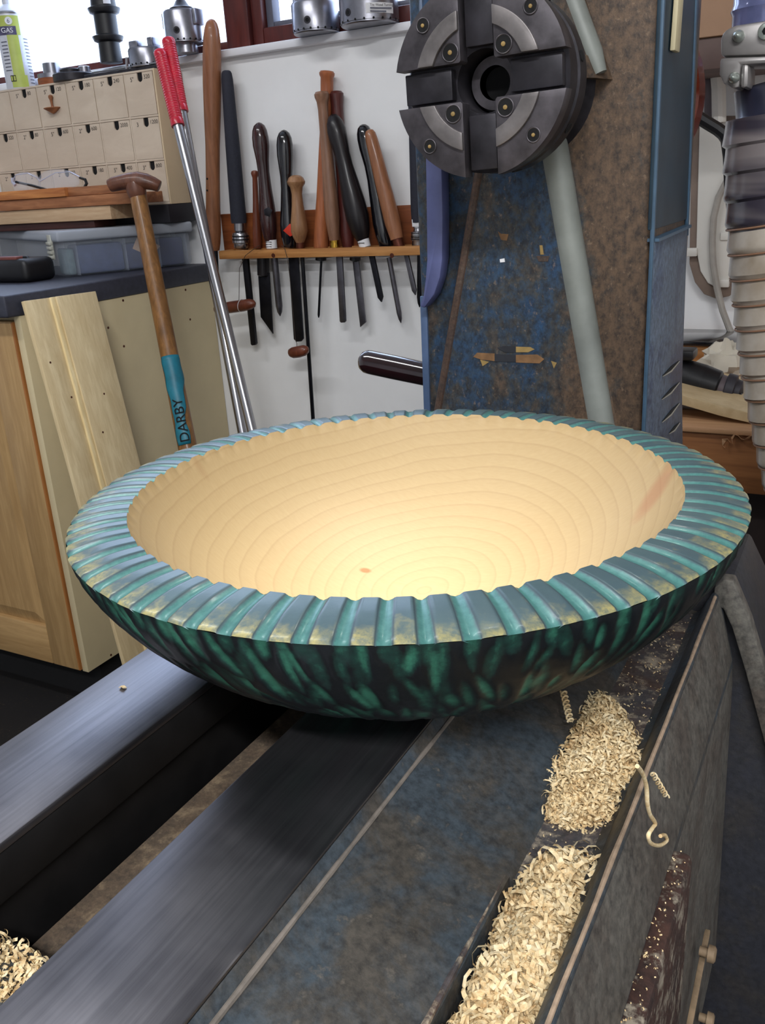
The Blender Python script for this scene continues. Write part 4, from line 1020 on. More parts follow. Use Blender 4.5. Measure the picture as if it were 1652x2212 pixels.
# 2 foam grip
t = tool('charcoal foam-gripped tool with ringed silver ferrule', 520)
m = MB(); axprof(m, P3(489, 152, 516, 482, [(0, 5), (.006, 9), (.02, 11), (.06, 12.5), (.5, 15.5), (.97, 17), (1, 16)]), YT).build('handle', MT['t_foam'], t)
fe = MB(); axprof(fe, [(517, 480, 12), (518, 498, 12), (518, 500, 9), (518.5, 503, 16), (519, 506, 17.5), (520, 524, 17.5), (520.5, 526, 15.5), (521, 533, 15.5), (521, 536, 14)], YT); fo = fe.build('ferrule', MT['alu'], t)
for y in (510, 517):
    m = MB(); axprof(m, [(519.4, y-2, 17), (519.5, y-1, 18.3), (519.6, y+1, 18.3), (519.7, y+2, 17)], YT); m.build('rubber_ring', MT['black'], fo)
bar(526, 540, 547, 746, 5.5, YT, 'blade', 'blade_bk', t, 'square', .009)
# 3 thin red-brown handle
t = tool('slim red-brown handle with flat knob behind the dark rosewood one', 553, 1.790)
axprof(MB(), P3(550, 368, 556, 536, [(0, 3), (.01, 7), (.04, 8.5), (.07, 7), (.1, 5.5), (.4, 6.5), (.75, 9), (.95, 9.5), (1, 8)]), 1.790, 18).build('handle', MT['t_red'], t)
m = MB(); axprof(m, [(568, 552, 13.5), (569, 594, 13.5), (569, 596, 11)], 1.790, 16); m.build('socket', MT['t_dk'], t)
bar(569, 590, 577, 722, 12, 1.790, 'blade', 'blade_dk', t, 'skewr', .004)
# 4 rosewood
t = tool('glossy dark rosewood handle with white maker label on its ferrule', 580, 1.772)
axprof(MB(), P3(559, 264, 584, 520, [(0, .5), (.008, 6), (.03, 12), (.07, 16), (.13, 18), (.2, 18), (.32, 14), (.42, 12.5), (.55, 14), (.7, 17), (.82, 18.5), (.92, 16.5), (1, 12.5)]), 1.772).build('handle', MT['t_dkbrown'], t)
m = MB(); axprof(m, [(585.5, 518, 12), (587, 536, 12)], 1.772); lb_ = m.build('label_band', MT['paper'], t)
for y in (522, 527, 532):
    p = PY(585.6, y, 1.772); m = MB(); m.box((p.x-.009, p.y-.0128, p.z-.0006), (p.x+.009, p.y-.0116, p.z+.0006)); m.build('print_line', MT['ink'], lb_)
flat([(569, 453), (579, 447), (588, 454), (582, 468), (571, 465)], 1.772-.0185, .001, 'grey_label', 'steel_dark', t)
bar(591, 540, 605, 683, 7.5, 1.772, 'blade', 'blade', t, 'gouge')
# 5 black with red diamond
t = tool('black lacquered handle with a red diamond label', 620)
axprof(MB(), P3(613, 280, 626, 534, [(0, .5), (.008, 6), (.03, 12), (.07, 16), (.13, 18), (.22, 18), (.4, 13.5), (.5, 13), (.65, 15.5), (.8, 19), (.9, 18), (1, 13)]), YT).build('handle', MT['black_gloss'], t)
flat([(611, 498), (626, 483), (631, 488), (631, 509), (626, 511)], YT-.0195, .001, 'diamond_label', 'redlabel', t)
bar(632, 540, 645, 738, 10.5, YT, 'blade', 'blade_dk', t, 'round', .004)
# 6 natural ash with mushroom knob
t = tool('natural ash handle with mushroom knob and copper ferrule', 645, 1.765)
axprof(MB(), P3(638.5, 378, 648, 524, [(0, 3), (.01, 10), (.04, 16), (.10, 20), (.135, 19), (.18, 14), (.28, 11.5), (.45, 13), (.7, 17.5), (.83, 18.5), (.93, 14), (1, 9)]), 1.765).build('handle', MT['t_nat'], t)
m = MB(); axprof(m, [(648, 522, 9), (648.5, 536, 9)], 1.765); m.build('ferrule', MT['copper'], t)
bar(652, 540, 678, 935, 4.2, 1.765, 'blade', 'blade_bk', t, 'rod')
# 7 cluster of tall beech handles
t = tool('tallest tan handle with flared top rising above its neighbours', 693, 1.792)
axprof(MB(), [(706, 152, 6), (706, 153.5, 14), (706, 158, 17), (706, 163, 16.5), (706, 168, 14), (706, 190, 14), (705, 210, 13), (703, 270, 12), (700, 340, 12.5), (697, 430, 14), (694, 500, 16.5), (693, 536, 16)], 1.792).build('handle', MT['t_orange'], t)
m = MB(); axprof(m, [(693, 556, 12), (693, 562, 12), (693, 564, 6)], 1.792, 14); m.build('socket', MT['t_dk'], t)
bar(694, 560, 688, 686, 2.6, 1.792, 'blade', 'blade_dk', t, 'rod')
t = tool('grey-brown flared handle with a brass ferrule', 722, 1.772)
axprof(MB(), P3(694, 197, 722, 519, [(0, 6), (.004, 13), (.02, 16.5), (.04, 16), (.07, 12.5), (.12, 11), (.3, 11.5), (.5, 13), (.7, 15.5), (.85, 16), (1, 11)]), 1.772).build('handle', MT['t_grey'], t)
m = MB(); axprof(m, [(722.5, 517, 10), (722.6, 520, 10.5), (722.8, 523, 10), (723, 526, 10.8), (723.5, 536, 11)], 1.772); m.build('ferrule', MT['brass'], t)
bar(731, 540, 740, 697, 6.5, 1.772, 'blade', 'blade', t, 'square', .005)
t = tool('mahogany flared handle mostly hidden behind the black-ended one', 740, 1.800)
axprof(MB(), P3(725, 196, 752, 536, [(0, 6), (.004, 12), (.02, 16.5), (.05, 15.5), (.1, 13.5), (.3, 13), (.6, 14), (.9, 16), (1, 12)]), 1.800).build('handle', MT['t_mah'], t)
m = MB(); axprof(m, [(767, 556, 12), (767, 562, 12), (767, 565, 6)], 1.795, 14); m.build('socket', MT['t_dk'], t)
bar(767, 560, 784, 706, 6.5, 1.795, 'blade', 'blade', t, 'skewl', .005)
# 8 black-ended with white label
t = tool('dark bulbous handle with wide white label at its foot', 785, 1.766)
axprof(MB(), P3(718, 246, 784, 519, [(0, .5), (.008, 7), (.03, 13), (.07, 18), (.13, 20.5), (.2, 20), (.32, 17), (.42, 17.5), (.55, 21), (.7, 24.5), (.82, 25), (.93, 20), (1, 13)]), 1.766).build('handle', MT['t_dk'], t)
m = MB(); axprof(m, [(784, 517, 13), (789, 534, 12.5)], 1.766); lb_ = m.build('label_band', MT['paper'], t)
p = PY(785, 524, 1.766); m = MB(); m.box((p.x-.009, p.y-.0138, p.z-.0006), (p.x+.009, p.y-.0122, p.z+.0006)); m.build('print_line', MT['ink'], lb_)
bar(799, 540, 823, 653, 5.5, 1.766, 'blade', 'blade_dk', t, 'point')
# 9 black gloss
t = tool('glossy black handle leaning behind the plain tan one', 820, 1.790)
axprof(MB(), P3(783, 268, 836, 534, [(0, .5), (.008, 7), (.03, 13), (.07, 16.5), (.12, 18), (.2, 17.5), (.33, 14), (.45, 14), (.6, 17), (.8, 21), (.9, 20), (1, 16)]), 1.790).build('handle', MT['black_gloss'], t)
bar(840, 556, 866, 698, 5.5, 1.786, 'blade', 'blade', t, 'gouge')
# 10 tan
t = tool('plain tapered tan handle with dark copper ferrule leaning right', 860, 1.766)
axprof(MB(), P3(797, 280, 857, 516, [(0, 4), (.01, 8.5), (.04, 12), (.1, 13.5), (.3, 15), (.6, 17), (.85, 17.5), (1, 14)]), 1.766).build('handle', MT['t_tan'], t)
m = MB(); axprof(m, [(857, 514, 11.5), (863, 534, 11.5)], 1.766); m.build('ferrule', MT['copper'], t)
bar(874, 540, 896, 638, 4.5, 1.766, 'blade', 'blade', t, 'point')
# 11 foam by the headstock
t = tool('second charcoal foam-gripped tool partly hidden by the lathe headstock', 903)
axprof(MB(), P3(893, 200, 904, 480, [(0, 5), (.02, 11), (.06, 12.5), (.9, 16), (1, 15)]), YT).build('handle', MT['t_foam'], t)
m = MB(); axprof(m, [(903, 474, 11), (903, 492, 11), (903, 493, 9), (903, 499, 10), (903, 501, 15), (903, 518, 15), (904, 520, 14), (904, 536, 15)], YT); fo = m.build('ferrule', MT['alu'], t)
for y in (503, 511, 516):
    m = MB(); axprof(m, [(903, y-1.5, 14), (903, y-.5, 16), (903, y+.5, 16), (903, y+1.5, 14)], YT); m.build('rubber_ring', MT['black'], fo)
flat([(889, 474), (907, 474), (910, 490), (890, 490)], YT-.0125, .001, 'label', 'paper', t)
bar(907, 540, 906, 664, 6, YT, 'blade', 'blade_dk', t, 'gouge')

# toggles hanging on strings from the rack
MT['string'] = plain('thin_dark_string', (60, 48, 40), .8)
t = thing('string_toggle', 'red-brown wooden toggle hanging beside the lopper arm', 'toggle', PY(520, 660, 1.735))
axprof(MB(), [(464, 668, 4), (467, 668, 9), (478, 667, 11.5), (500, 663.5, 12.5), (525, 660, 12.5), (540, 657, 11.5), (547, 656, 8.5), (551, 655, 3)], 1.735, 20).build('toggle', MT['t_red'], t)
MB().tube([PY(x, y, 1.735) for x, y in ((516, 650), (517, 580), (530, 552), (552, 535), (560, 530))], .0007, 6).build('string', MT['string'], t)
p = PY(521, 660, 1.735); r = 13*mpp(p); m = MB(); m.tube([p+Vector((.002*math.sin(a), r*math.cos(a), r*math.sin(a))) for a in np.linspace(0, 2*math.pi, 20)], .0007, 6).build('string_loop', MT['paper'], t)
t = thing('string_toggle', 'brown wooden toggle hanging below the wide scraper blade', 'toggle', PY(645, 758, 1.735))
axprof(MB(), [(624, 763, 4), (627, 762.5, 9), (633, 762, 12), (645, 760, 12.5), (657, 757, 11.5), (663, 755, 8), (666, 754, 3)], 1.735, 20).build('toggle', MT['t_red'], t)
MB().tube([PY(x, y, 1.737) for x, y in ((641, 749), (641, 742), (638, 735), (626, 600), (621, 560), (615, 538), (608, 530))], .0007, 6).build('string', MT['string'], t)

# ------------------------------------------------------------------ things on the sill and on the drawer unit
ST = WZ0-.008
YC = 1.775
def upright(mb, prof, Y, n=40):
    """rows (px, py, halfwidth) stacked straight up at the first row's x / y"""
    p0 = PY(prof[0][0], prof[0][1], Y); rows = []
    for x, y, h in prof:
        p = PY(x, y, Y); rows.append((p.z, h*mpp(p)))
    cs = [Vector((p0.x, Y, z)) for z, _ in rows]
    return mb.rings(cs, [(0, 0, 1)]*len(cs), [r for _, r in rows], n), p0
def vlathe(x, y, z0, rows, nm, mt, par, n=40):
    cs = [Vector((x, y, z0+h)) for h, _ in rows]
    return MB().rings(cs, [(0, 0, 1)]*len(cs), [max(.0003, r) for _, r in rows], n).build(nm, MT[mt], par)
def sill_chuck(label, px, Y, R, H, key, grp='chucks on the window sill', jaws=True, z=ST, plinth=0.0):
    p = PY(px, 80, Y); t = thing('scroll_chuck', label, 'chuck', (p.x, Y, z), grp)
    if plinth: vlathe(p.x, Y, z, [(0, R*.62), (plinth, R*.60)], 'backing_boss', 'steel', t); z += plinth
    vlathe(p.x, Y, z, [(0, R*.93), (.002, R*.97), (.0045, R*.97), (.005, R), (H-.004, R), (H, R*.95)], 'chuck_body', 'steel', t, 56)
    for k in range(20):
        a = 2*math.pi*k/20; m = MB(); e = Vector((math.cos(a), math.sin(a), 0)); c = Vector((p.x, Y, z+.006))+e*R
        m.cyl(c-e*.001, c+e*.0004, .0022, 8).build('scroll_notch', MT['hole'], t)
    for a in key:
        a = math.radians(a); e = Vector((math.cos(a), math.sin(a), 0)); c = Vector((p.x, Y, z+H*.36))+e*R
        ko = MB().cyl(c-e*.003, c+e*.0006, .0072, 20).build('key_socket', MT['steel_dark'], t)
        MB().cyl(c-e*.001, c+e*.0010, .0044, 6).build('socket_hole', MT['hole'], ko)
    if jaws:
        for k in range(4):
            a = math.radians(45+90*k+20); e = Vector((math.cos(a), math.sin(a), 0)); s = Vector((-e.y, e.x, 0))
            m = MB(); m.prism([Vector((p.x, Y, z+H))+e*R*.25-s*R*.15, Vector((p.x, Y, z+H))+e*R*.85-s*R*.36, Vector((p.x, Y, z+H))+e*R*.92, Vector((p.x, Y, z+H))+e*R*.85+s*R*.36, Vector((p.x, Y, z+H))+e*R*.25+s*R*.15], (0, 0, .020))
            m.build('jaw', MT['steel'], t, .001)
    return t, p
t3, p3 = sill_chuck('silver scroll chuck on the sill left of the labelled one', 684, 1.790, 50.5*mpp(PY(684, 60, 1.79)), .058, [-79])
t4, p4 = sill_chuck('silver scroll chuck with a white printed label on the sill', 800, 1.790, 64*mpp(PY(800, 40, 1.79)), .056, [-106])
# printed label on that chuck
R4 = 64*mpp(PY(800, 40, 1.79)); V = []; F = []
for i in range(13):
    a = math.radians(-68+i*58/12)
    for z in (.012, .030): V.append((p4.x+(R4+.0006)*math.cos(a), 1.79+(R4+.0006)*math.sin(a), ST+z+.002))
for i in range(12): F.append((2*i, 2*i+2, 2*i+3, 2*i+1))
m = MB(); m.add(V, F); lb_ = m.build('label', MT['paper'], t4, 0, 60)
a = math.radians(-39); e = Vector((math.cos(a), math.sin(a), 0)); s = Vector((-e.y, e.x, 0)); c = Vector((p4.x, 1.79, ST))+e*(R4+.0016)
text('lettering', 'The Wood Turning', .0062, c-s*.0235+Vector((0, 0, .0255)), s, (0, 0, 1), MT['ink'], lb_)
for k, ww in ((0, .046), (1, .034)):
    m = MB(); m.obox(c-s*.0235+Vector((0, 0, .0205-.0055*k)), s*ww, e*.0003, (0, 0, .0026)); m.build('print_line', MT['bead'], lb_)
# steel chuck in the middle of the left light, raised on its boss, with cone
R = 42*mpp(PY(398, 70, 1.775)); t, p = sill_chuck('tall steel chuck with a cone nose standing on a small boss', 399, 1.780, R, .066, [-73], jaws=False, plinth=.018)
vlathe(p.x, 1.780, ST+.018+.066, [(0, R*.62), (.006, R*.60), (.010, R*.40), (.020, R*.26), (.026, R*.12), (.034, R*.10)], 'cone_nose', 'steel_dark', t)
for sgn in (-1, 1):
    MB().box((p.x+sgn*R*.90-.008, 1.765, ST+.052), (p.x+sgn*R*.90+.008, 1.795, ST+.084)).build('jaw', MT['steel'], t, .002)
# low steel chuck left of it on the drawer unit
DTZ = DZ1
R = 41*mpp(PY(312, 100, 1.772)); t, p = sill_chuck('low steel chuck with two raised jaws behind the red grips', 314, 1.772, R, .040, [], jaws=False, z=DTZ+.009)
MB().box((p.x-.030, 1.745, DTZ+.009+.040), (p.x-.004, 1.775, DTZ+.009+.056)).build('jaw', MT['steel'], t, .003)
MB().box((p.x+.016, 1.755, DTZ+.009+.040), (p.x+.032, 1.785, DTZ+.009+.060)).build('jaw', MT['steel'], t, .003)
pl_ = MB().box((PY(195, 150, 1.76).x, 1.735, DTZ+.0003), (PY(352, 130, 1.76).x, YW-.03, DTZ+.0085)).build('steel_plate', MT['steel_dark'], None, .001)
tag(pl_, 'flat dark steel plate on the drawer unit under the black cylinder', 'plate')
# black flanged cylinder
k = mpp(PY(240, 80, 1.775)); p = PY(241, 135, 1.775)
t = thing('black_flanged_cylinder', 'tall black flanged cylinder in front of the window', 'cylinder', (p.x, 1.775, DTZ+.0085))
hz_ = [PY(240, y, 1.775).z-DTZ-.0085 for y in (136, 92, 88, 80, 78, 74, 30, 26, 18, 15, 12, 0, -40)]
rr_ = [24, 22.5, 30, 33, 33, 24, 24, 31, 34, 34, 27, 26, 26]
vlathe(p.x, 1.775, DTZ+.0085, [(max(0, h), r*k) for h, r in zip(hz_, rr_)], 'barrel', 'black', t, 48)
V = []; F = []
for i in range(9):
    a = math.radians(-46+i*34/8)
    for z in (PY(240, 14, 1.775).z, PY(240, -40, 1.775).z): V.append((p.x+(27*k+.0005)*math.cos(a), 1.775+(27*k+.0005)*math.sin(a), z+.004))
for i in range(8): F.append((2*i, 2*i+2, 2*i+3, 2*i+1))
m = MB(); m.add(V, F); m.build('label', MT['paper'], t, 0, 60)
# chuck key rod
a = PY(196, 136, 1.742); b_ = PY(345, 124, 1.742); a.z = b_.z = DTZ+.0125
t = thing('chuck_key', 'thin steel key rod lying along the drawer unit top', 'key', a)
MB().tube([a, a.lerp(b_, .5), b_], .0025, 8).build('rod', MT['alu'], t)
c = a.lerp(b_, .52); MB().cyl(c+Vector((0, 0, -.003)), c+Vector((.004, 0, .020)), .0035, 10).build('cross_bar', MT['alu'], t)
# faceplates
p = PY(100, 150, 1.765); kf = mpp(p)
t = thing('steel_faceplate', 'small bright steel faceplate on a wooden disc by the gas canister', 'faceplate', (p.x+.012, 1.765, DTZ))
vlathe(p.x+.012, 1.775, DTZ+.0003, [(0, .040), (.0165, .040)], 'wood_disc', 'rackb', t)
vlathe(p.x+.008, 1.775, DTZ+.017, [(0, .036), (.010, .036), (.0105, .021), (.034, .0205), (.035, .018)], 'plate', 'steel', t)
p = PY(152, 150, 1.75)
t = thing('dark_faceplate', 'flat dark steel faceplate with two bosses at the front of the drawer unit', 'faceplate', (p.x, 1.757, DTZ))
vlathe(p.x, 1.757, DTZ+.0003, [(0, .046), (.001, .048), (.016, .048), (.018, .046)], 'plate', 'steel_dark', t, 48)
vlathe(p.x-.008, 1.757, DTZ+.018, [(0, .024), (.010, .024), (.012, .022)], 'boss', 'steel_dark', t)
vlathe(p.x+.030, 1.765, DTZ+.018, [(0, .014), (.013, .014), (.014, .012)], 'boss', 'steel', t)
# gas canister
kg = mpp(PY(20, 90, 1.75)); pg = PY(40, 176, 1.752); Rg = .0345
MT['can'] = plain('white_canister_print', (206, 208, 216), .35, .1, .03, 20); MT['lime'] = plain('lime_green_print', (178, 190, 92), .4, 0, .08, 30); MT['violet'] = plain('slate_violet_print', (78, 74, 104), .4, 0, .05)
gc = thing('gas_canister', 'white and lime gas canister at the left end of the drawer unit', 'canister', (pg.x, 1.758, DTZ))
vlathe(pg.x, 1.758, DTZ+.0003, [(0, Rg*.97), (.003, Rg), (.165, Rg), (.168, Rg*.98), (.172, Rg*.86), (.184, Rg*.5), (.188, Rg*.3), (.20, Rg*.3)], 'can', 'can', gc, 56)
MB().rings([Vector((pg.x, 1.758, DTZ+z)) for z in (.164, .167, .170)], [(0, 0, 1)]*3, [Rg*1.01, Rg*1.03, Rg*.99], 40).build('shoulder_ring', MT['alu'], gc)
def wrap(a0, a1, z0, z1, nm, mt, off=.0004):
    V = []; F = []; n = 10
    for i in range(n+1):
        a = math.radians(a0+(a1-a0)*i/n)
        for z in (z0, z1): V.append((pg.x+(Rg+off)*math.cos(a), 1.758+(Rg+off)*math.sin(a), DTZ+z))
    for i in range(n): F.append((2*i, 2*i+2, 2*i+3, 2*i+1))
    m = MB(); m.add(V, F); return m.build(nm, MT[mt], gc, 0, 60)
wrap(-75, -10, .003, .030, 'green_panel', 'lime'); wrap(-64, -20, .030, .118, 'green_panel', 'lime'); wrap(-115, -8, .118, .160, 'green_panel', 'lime')
gb = wrap(-115, -24, .118, .137, 'name_band', 'violet', .0007)
a = math.radians(-50); e = Vector((math.cos(a), math.sin(a), 0)); s = Vector((-e.y, e.x, 0)); c = Vector((pg.x, 1.758, DTZ))+e*(Rg+.0022)
text('lettering', 'GAS', .0150, c-s*.019+Vector((0, 0, .1225)), s, (0, 0, 1), MT['paper'], gb)
rg_ = MB().cyl(c+Vector((0, 0, .148))-e*.001+s*.002, c+Vector((0, 0, .148))-e*.0002+s*.002, .0085, 24).build('emblem', MT['paper'], gc)
text('lettering', '6', .0130, c-s*.0020+Vector((0, 0, .1435)), s, (0, 0, 1), MT['violet'], rg_)
wrap(-78, -56, .016, .030, 'small_badge', 'ink', .0008); wrap(-76, -69, .018, .028, 'badge_mark', 'lime', .0012); wrap(-65, -58, .018, .028, 'badge_mark', 'lime', .0012)
for i in range(14): wrap(2, 30, .012+.0075*i, .0142+.0075*i, 'print_line', 'bead', .0005)
for i in range(9): wrap(-96, -68, .040+.0078*i, .0424+.0078*i, 'print_line', 'bead', .0005)
# ------------------------------------------------------------------ right hand side: wall cupboard, trunking, cables
MT['tan'] = plain('tan_cupboard', (176, 140, 112), .6, 0, .06, 14)
MT['dim'] = plain('cupboard_shadow_brown', (96, 76, 70), .6, 0, .12)
zc = PY(1540, 79, 1.60).z
cu = thing('wall_cupboard', 'tan wall cupboard above the right hand bench', 'cupboard', (-.1, YW-.1, zc))
MB().box((-.42, 1.60, zc), (.55, YW-.001, 1.0)).build('carcass', MT['tan'], cu, .003)
MB().box((-.415, 1.605, zc-.045), (.55, YW-.02, zc-.0005)).build('shadow_strip', MT['dim'], cu, .002)  # brown strip drawn for the shadow below the cupboard
MB().box((.06, 1.592, zc+.01), (.5, 1.5995, .98)).build('door', MT['tan'], cu, .003)
MT['trunk'] = plain('white_plastic_trunking', (216, 212, 204), .45, 0, .04, 10); MT['groove'] = plain('grey_brown_panel_shadow', (128, 110, 98), .6, 0, .12)
yt = 1.795
tk = thing('cable_trunking', 'white rounded plastic board with cables on the wall behind the hose', 'trunking', PY(1530, 640, yt))
ol = [(1494, 250), (1600, 250), (1606, 560), (1598, 612), (1576, 640), (1548, 646), (1520, 636), (1500, 610), (1488, 570)]
MB().prism([PY(x, y, yt-.004) for x, y in ol], (0, .012, 0)).build('shadow_surround', MT['groove'], tk, .003)  # grey-brown outline standing in for the shadow around the white cover
ol = [(1510, 262), (1586, 262), (1588, 540), (1580, 592), (1566, 616), (1548, 622), (1528, 612), (1512, 586), (1503, 540)]
MB().prism([PY(x, y, yt-.012) for x, y in ol], (0, .007, 0)).build('cover', MT['trunk'], tk, .003)
for (x, y) in ((1493, 545), (1568, 510), (1562, 612)):
    a = PY(x-12, y-9, yt-.014); b_ = PY(x+12, y+9, yt-.014)
    MB().box((a.x, yt-.016, b_.z), (b_.x, yt-.005, a.z)).build('clip', MT['trunk'], tk, .002)
MT['cable_g'] = plain('grey_cable', (158, 152, 144), .5)
pts = [PY(x, y, 1.772) for x, y in ((1640, 300), (1600, 350), (1570, 390), (1552, 425), (1541, 470), (1538, 520), (1540, 570), (1548, 620), (1560, 670), (1575, 710), (1592, 742), (1620, 770))]
tag(MB().tube(pts, .0060, 10).build('grey_cable', MT['cable_g']), 'grey cable running down the wall behind the hose', 'cable')
pts = [PY(x, y, 1.35) for x, y in ((1500, 250), (1512, 256), (1530, 267), (1550, 279), (1564, 290), (1568, 305), (1568, 340), (1570, 400), (1575, 450), (1580, 480))]
tag(MB().tube(pts, [.0085, .0085, .0085, .0085, .009, .007, .0042, .004, .004, .004], 10).build('black_cable', MT['black']), 'black cable with thick elbow beside the hose', 'cable')
# dim tool hanging on the wall under the cupboard
MT['dimgrey'] = plain('dim_grey_metal', (104, 94, 98), .5, .3, .15)
t = thing('wall_bracket', 'grey rounded bracket on the wall under the cupboard', 'bracket', PY(1540, 250, 1.78))
MB().prism([PY(x, y, 1.77) for x, y in ((1518, 140), (1560, 118), (1560, 268), (1520, 252))], (0, .03, 0)).build('plate', MT['dimgrey'], t, .006)
MB().tube([PY(x, y, 1.765) for x, y in ((1547, 130), (1552, 190), (1553, 265))], .012, 10).build('upright', MT['trunk'], t)

# ------------------------------------------------------------------ extraction hose with clamp
MT['hose'], nt, b = base('cloudy_pvc_hose', .28, 0, .5, .3)
v = coords(nt); n = tnoise(nt, v, 22, 4, .6)
nt.links.new(ramp(nt, n, [(.3, lin((168, 152, 132))), (.7, lin((206, 196, 182)))]), b.inputs['Base Color'])
b.inputs['Transmission Weight'].default_value = .12
MT['wire'] = plain('brown_hose_wire', (150, 112, 86), .5)
YHs = 1.05
cl = [(x+20, y) for x, y in [(1656, 248), (1655, 300), (1654, 400), (1659, 500), (1665, 600), (1674, 700), (1686, 800), (1697, 860), (1709, 930), (1723, 1000), (1738, 1060), (1775, 1180)]]
P_ = [PY(x, y, YHs) for x, y in cl]
P_ += [P_[-1]+Vector((.05, .0, -.10)), P_[-1]+Vector((.12, .0, -.22)), P_[-1]+Vector((.22, -.01, -.34)), P_[-1]+Vector((.34, -.02, -.42)), Vector((P_[-1].x+.48, YHs-.03, FLOOR+.055)), Vector((P_[-1].x+.75, YHs-.05, FLOOR+.053))]
def resample(P_, n):
    d = [0]
    for a, b2 in zip(P_, P_[1:]): d.append(d[-1]+(b2-a).length)
    out = []
    for i in range(n+1):
        s = d[-1]*i/n
        k = max(j for j in range(len(d)) if d[j] <= s+1e-9); k = min(k, len(P_)-2)
        out.append(P_[k].lerp(P_[k+1], (s-d[k])/(d[k+1]-d[k])))
    return out, d[-1]
pth, Lh = resample(P_, 540)
hs = thing('extraction_hose', 'cloudy ribbed extraction hose hanging at the right edge', 'hose', pth[-1])
pitch = .0255; Rb = .0500; rad = []
for i, p in enumerate(pth):
    s = (Lh*i/540)/pitch; ph = s % 1.0
    rad.append(Rb*(.945+.085*ph**1.3 if ph < .88 else 1.03-.085*(ph-.88)/.12))
for i in range(2, 538): pth[i] = pth[i]
# smooth the centre line
for _ in range(20): pth = [pth[0]]+[(pth[i-1]+pth[i+1])*.5 for i in range(1, 540)]+[pth[-1]]
MT['hose_dk'], nt, b = base('smoky_blue_hose', .22, 0, .5, .4)
v = coords(nt, (.4, .4, 3)); n = tnoise(nt, v, 16, 2, .4, .3)
nt.links.new(ramp(nt, n, [(.36, lin((62, 58, 68))), (.64, lin((132, 124, 124)))]), b.inputs['Base Color'])
MB().tube(pth[:38], rad[:38], 40).build('hose_wall', MT['hose_dk'], hs); MB().tube(pth[37:], rad[37:], 40).build('hose_wall', MT['hose'], hs)
k = 0
for i in range(30, 540):
    s0 = int((Lh*(i-1)/540)/pitch); s1 = int((Lh*i/540)/pitch)
    if s1 > s0:
        ax = (pth[min(i+1, 540)]-pth[i-1]).normalized(); e1 = ax.cross(Vector((0, 1, 0))).normalized(); e2 = ax.cross(e1)
        m = MB(); m.tube([pth[i]+(e1*math.cos(a)+e2*math.sin(a))*(Rb*.985) for a in np.linspace(0, 2*math.pi, 37)], .0011, 6); m.build('wire_turn', MT['wire'], hs)
MT['cuff'] = plain('dark_blue_hose_cuff', (46, 48, 66), .35, 0, .2, 30, 0, .5, .3)
top = PY(1668, 180, YHs); bot = PY(1675, 262, YHs)
MB().lathe(top, bot, [(0, .0360), (.7, .0365), (.85, .0400), (1, .0460)], 40).build('cuff', MT['cuff'], hs)
# clamp
MT['zinc'] = plain('grey_cast_clamp', (152, 148, 146), .4, .5, .12, 50, .1)
yc = YHs-.02
hc = thing('hose_clamp', 'grey cast metal clamp with round bolts at the top of the hose', 'clamp', PY(1600, 190, yc))
def blk(pts, nm, d=.06, mt='zinc', bev=.004, y=None): return MB().prism([PY(x, yy, y or (yc-.045)) for x, yy in pts], (0, d, 0)).build(nm, MT[mt], hc, bev, 40)
blk([(1556, 80), (1566, 64), (1590, 54), (1700, 36), (1700, 118), (1556, 122)], 'upper_half'); blk([(1555, 124), (1700, 119), (1700, 136), (1600, 140), (1597, 190), (1580, 192), (1562, 180), (1553, 160)], 'lower_half')
blk([(1600, 138), (1618, 137), (1616, 190), (1597, 190)], 'lug', .05)
MT['dome'] = plain('pale_bolt_dome', (176, 184, 176), .22, .6, .05)
for (x, y, r) in ((1595, 78, 13), (1585, 168, 12)):
    c = PY(x, y, yc-.046); R = r*mpp(c); MB().lathe(c+Vector((0, .002, 0)), c+Vector((0, -.010, 0)), [(0, R), (.35, R*.95), (.7, R*.7), (.92, R*.35), (1, R*.05)], 20).build('bolt_dome', MT['dome'], hc)
c = PY(1655, 68, yc-.048); bo = MB().cyl(c, c+Vector((0, -.004, 0)), 17*mpp(c), 24, .001).build('socket_bolt', MT['dome'], hc)
MB().cyl(c+Vector((0, -.0035, 0)), c+Vector((0, -.0044, 0)), 8*mpp(c), 6).build('hex_socket', MT['hole'], bo)
MT['bluehose'] = plain('blue_clear_upper_hose', (118, 124, 168), .15, .2, .25, 26, 0, .6, .4)
u0_ = PY(1652, 60, YHs)
MB().lathe(u0_+Vector((0, 0, -.02)), u0_+Vector((0, 0, ZC-u0_.z)), [(0, .031), (.027, .031), (.031, .033), (.035, .031), (.08, .0315), (.085, .034), (.09, .032), (.16, .032), (1, .032)], 36).build('upper_hose', MT['bluehose'], hc)

# ------------------------------------------------------------------ bench on the right with drill
MT['bench_f'] = wood('brown_bench_front', (108, 66, 36), (148, 98, 58), (.35, 4, 4), 20, .55); MT['bench_t'] = wood('light_bench_edge', (168, 126, 90), (190, 150, 112), (.4, 4, 4), 22, .5)
YBn = 1.28
zb1 = PY(1560, 924, YBn).z; zb0 = PY(1560, 1062, YBn).z
bn = thing('workbench', 'brown timber workbench behind the lathe on the right', 'bench', (0, 1.5, FLOOR))
MB().box((-.34, YBn, zb0), (.9, YBn+.03, zb1-.006)).build('front_board', MT['bench_f'], bn, .003)
MB().box((-.345, YBn-.006, zb1-.008), (.9, YW-.002, zb1)).build('bench_top', MT['bench_t'], bn, .002)
for x in (-.30, .82):
    for y in (YBn+.04, YW-.10): MB().box((x-.03, y, FLOOR), (x+.03, y+.06, zb1-.009)).build('leg', MT['dark_w'], bn, .003)
MT['under'] = plain('under_bench_shade_brown', (40, 28, 24), .7, 0, .2)
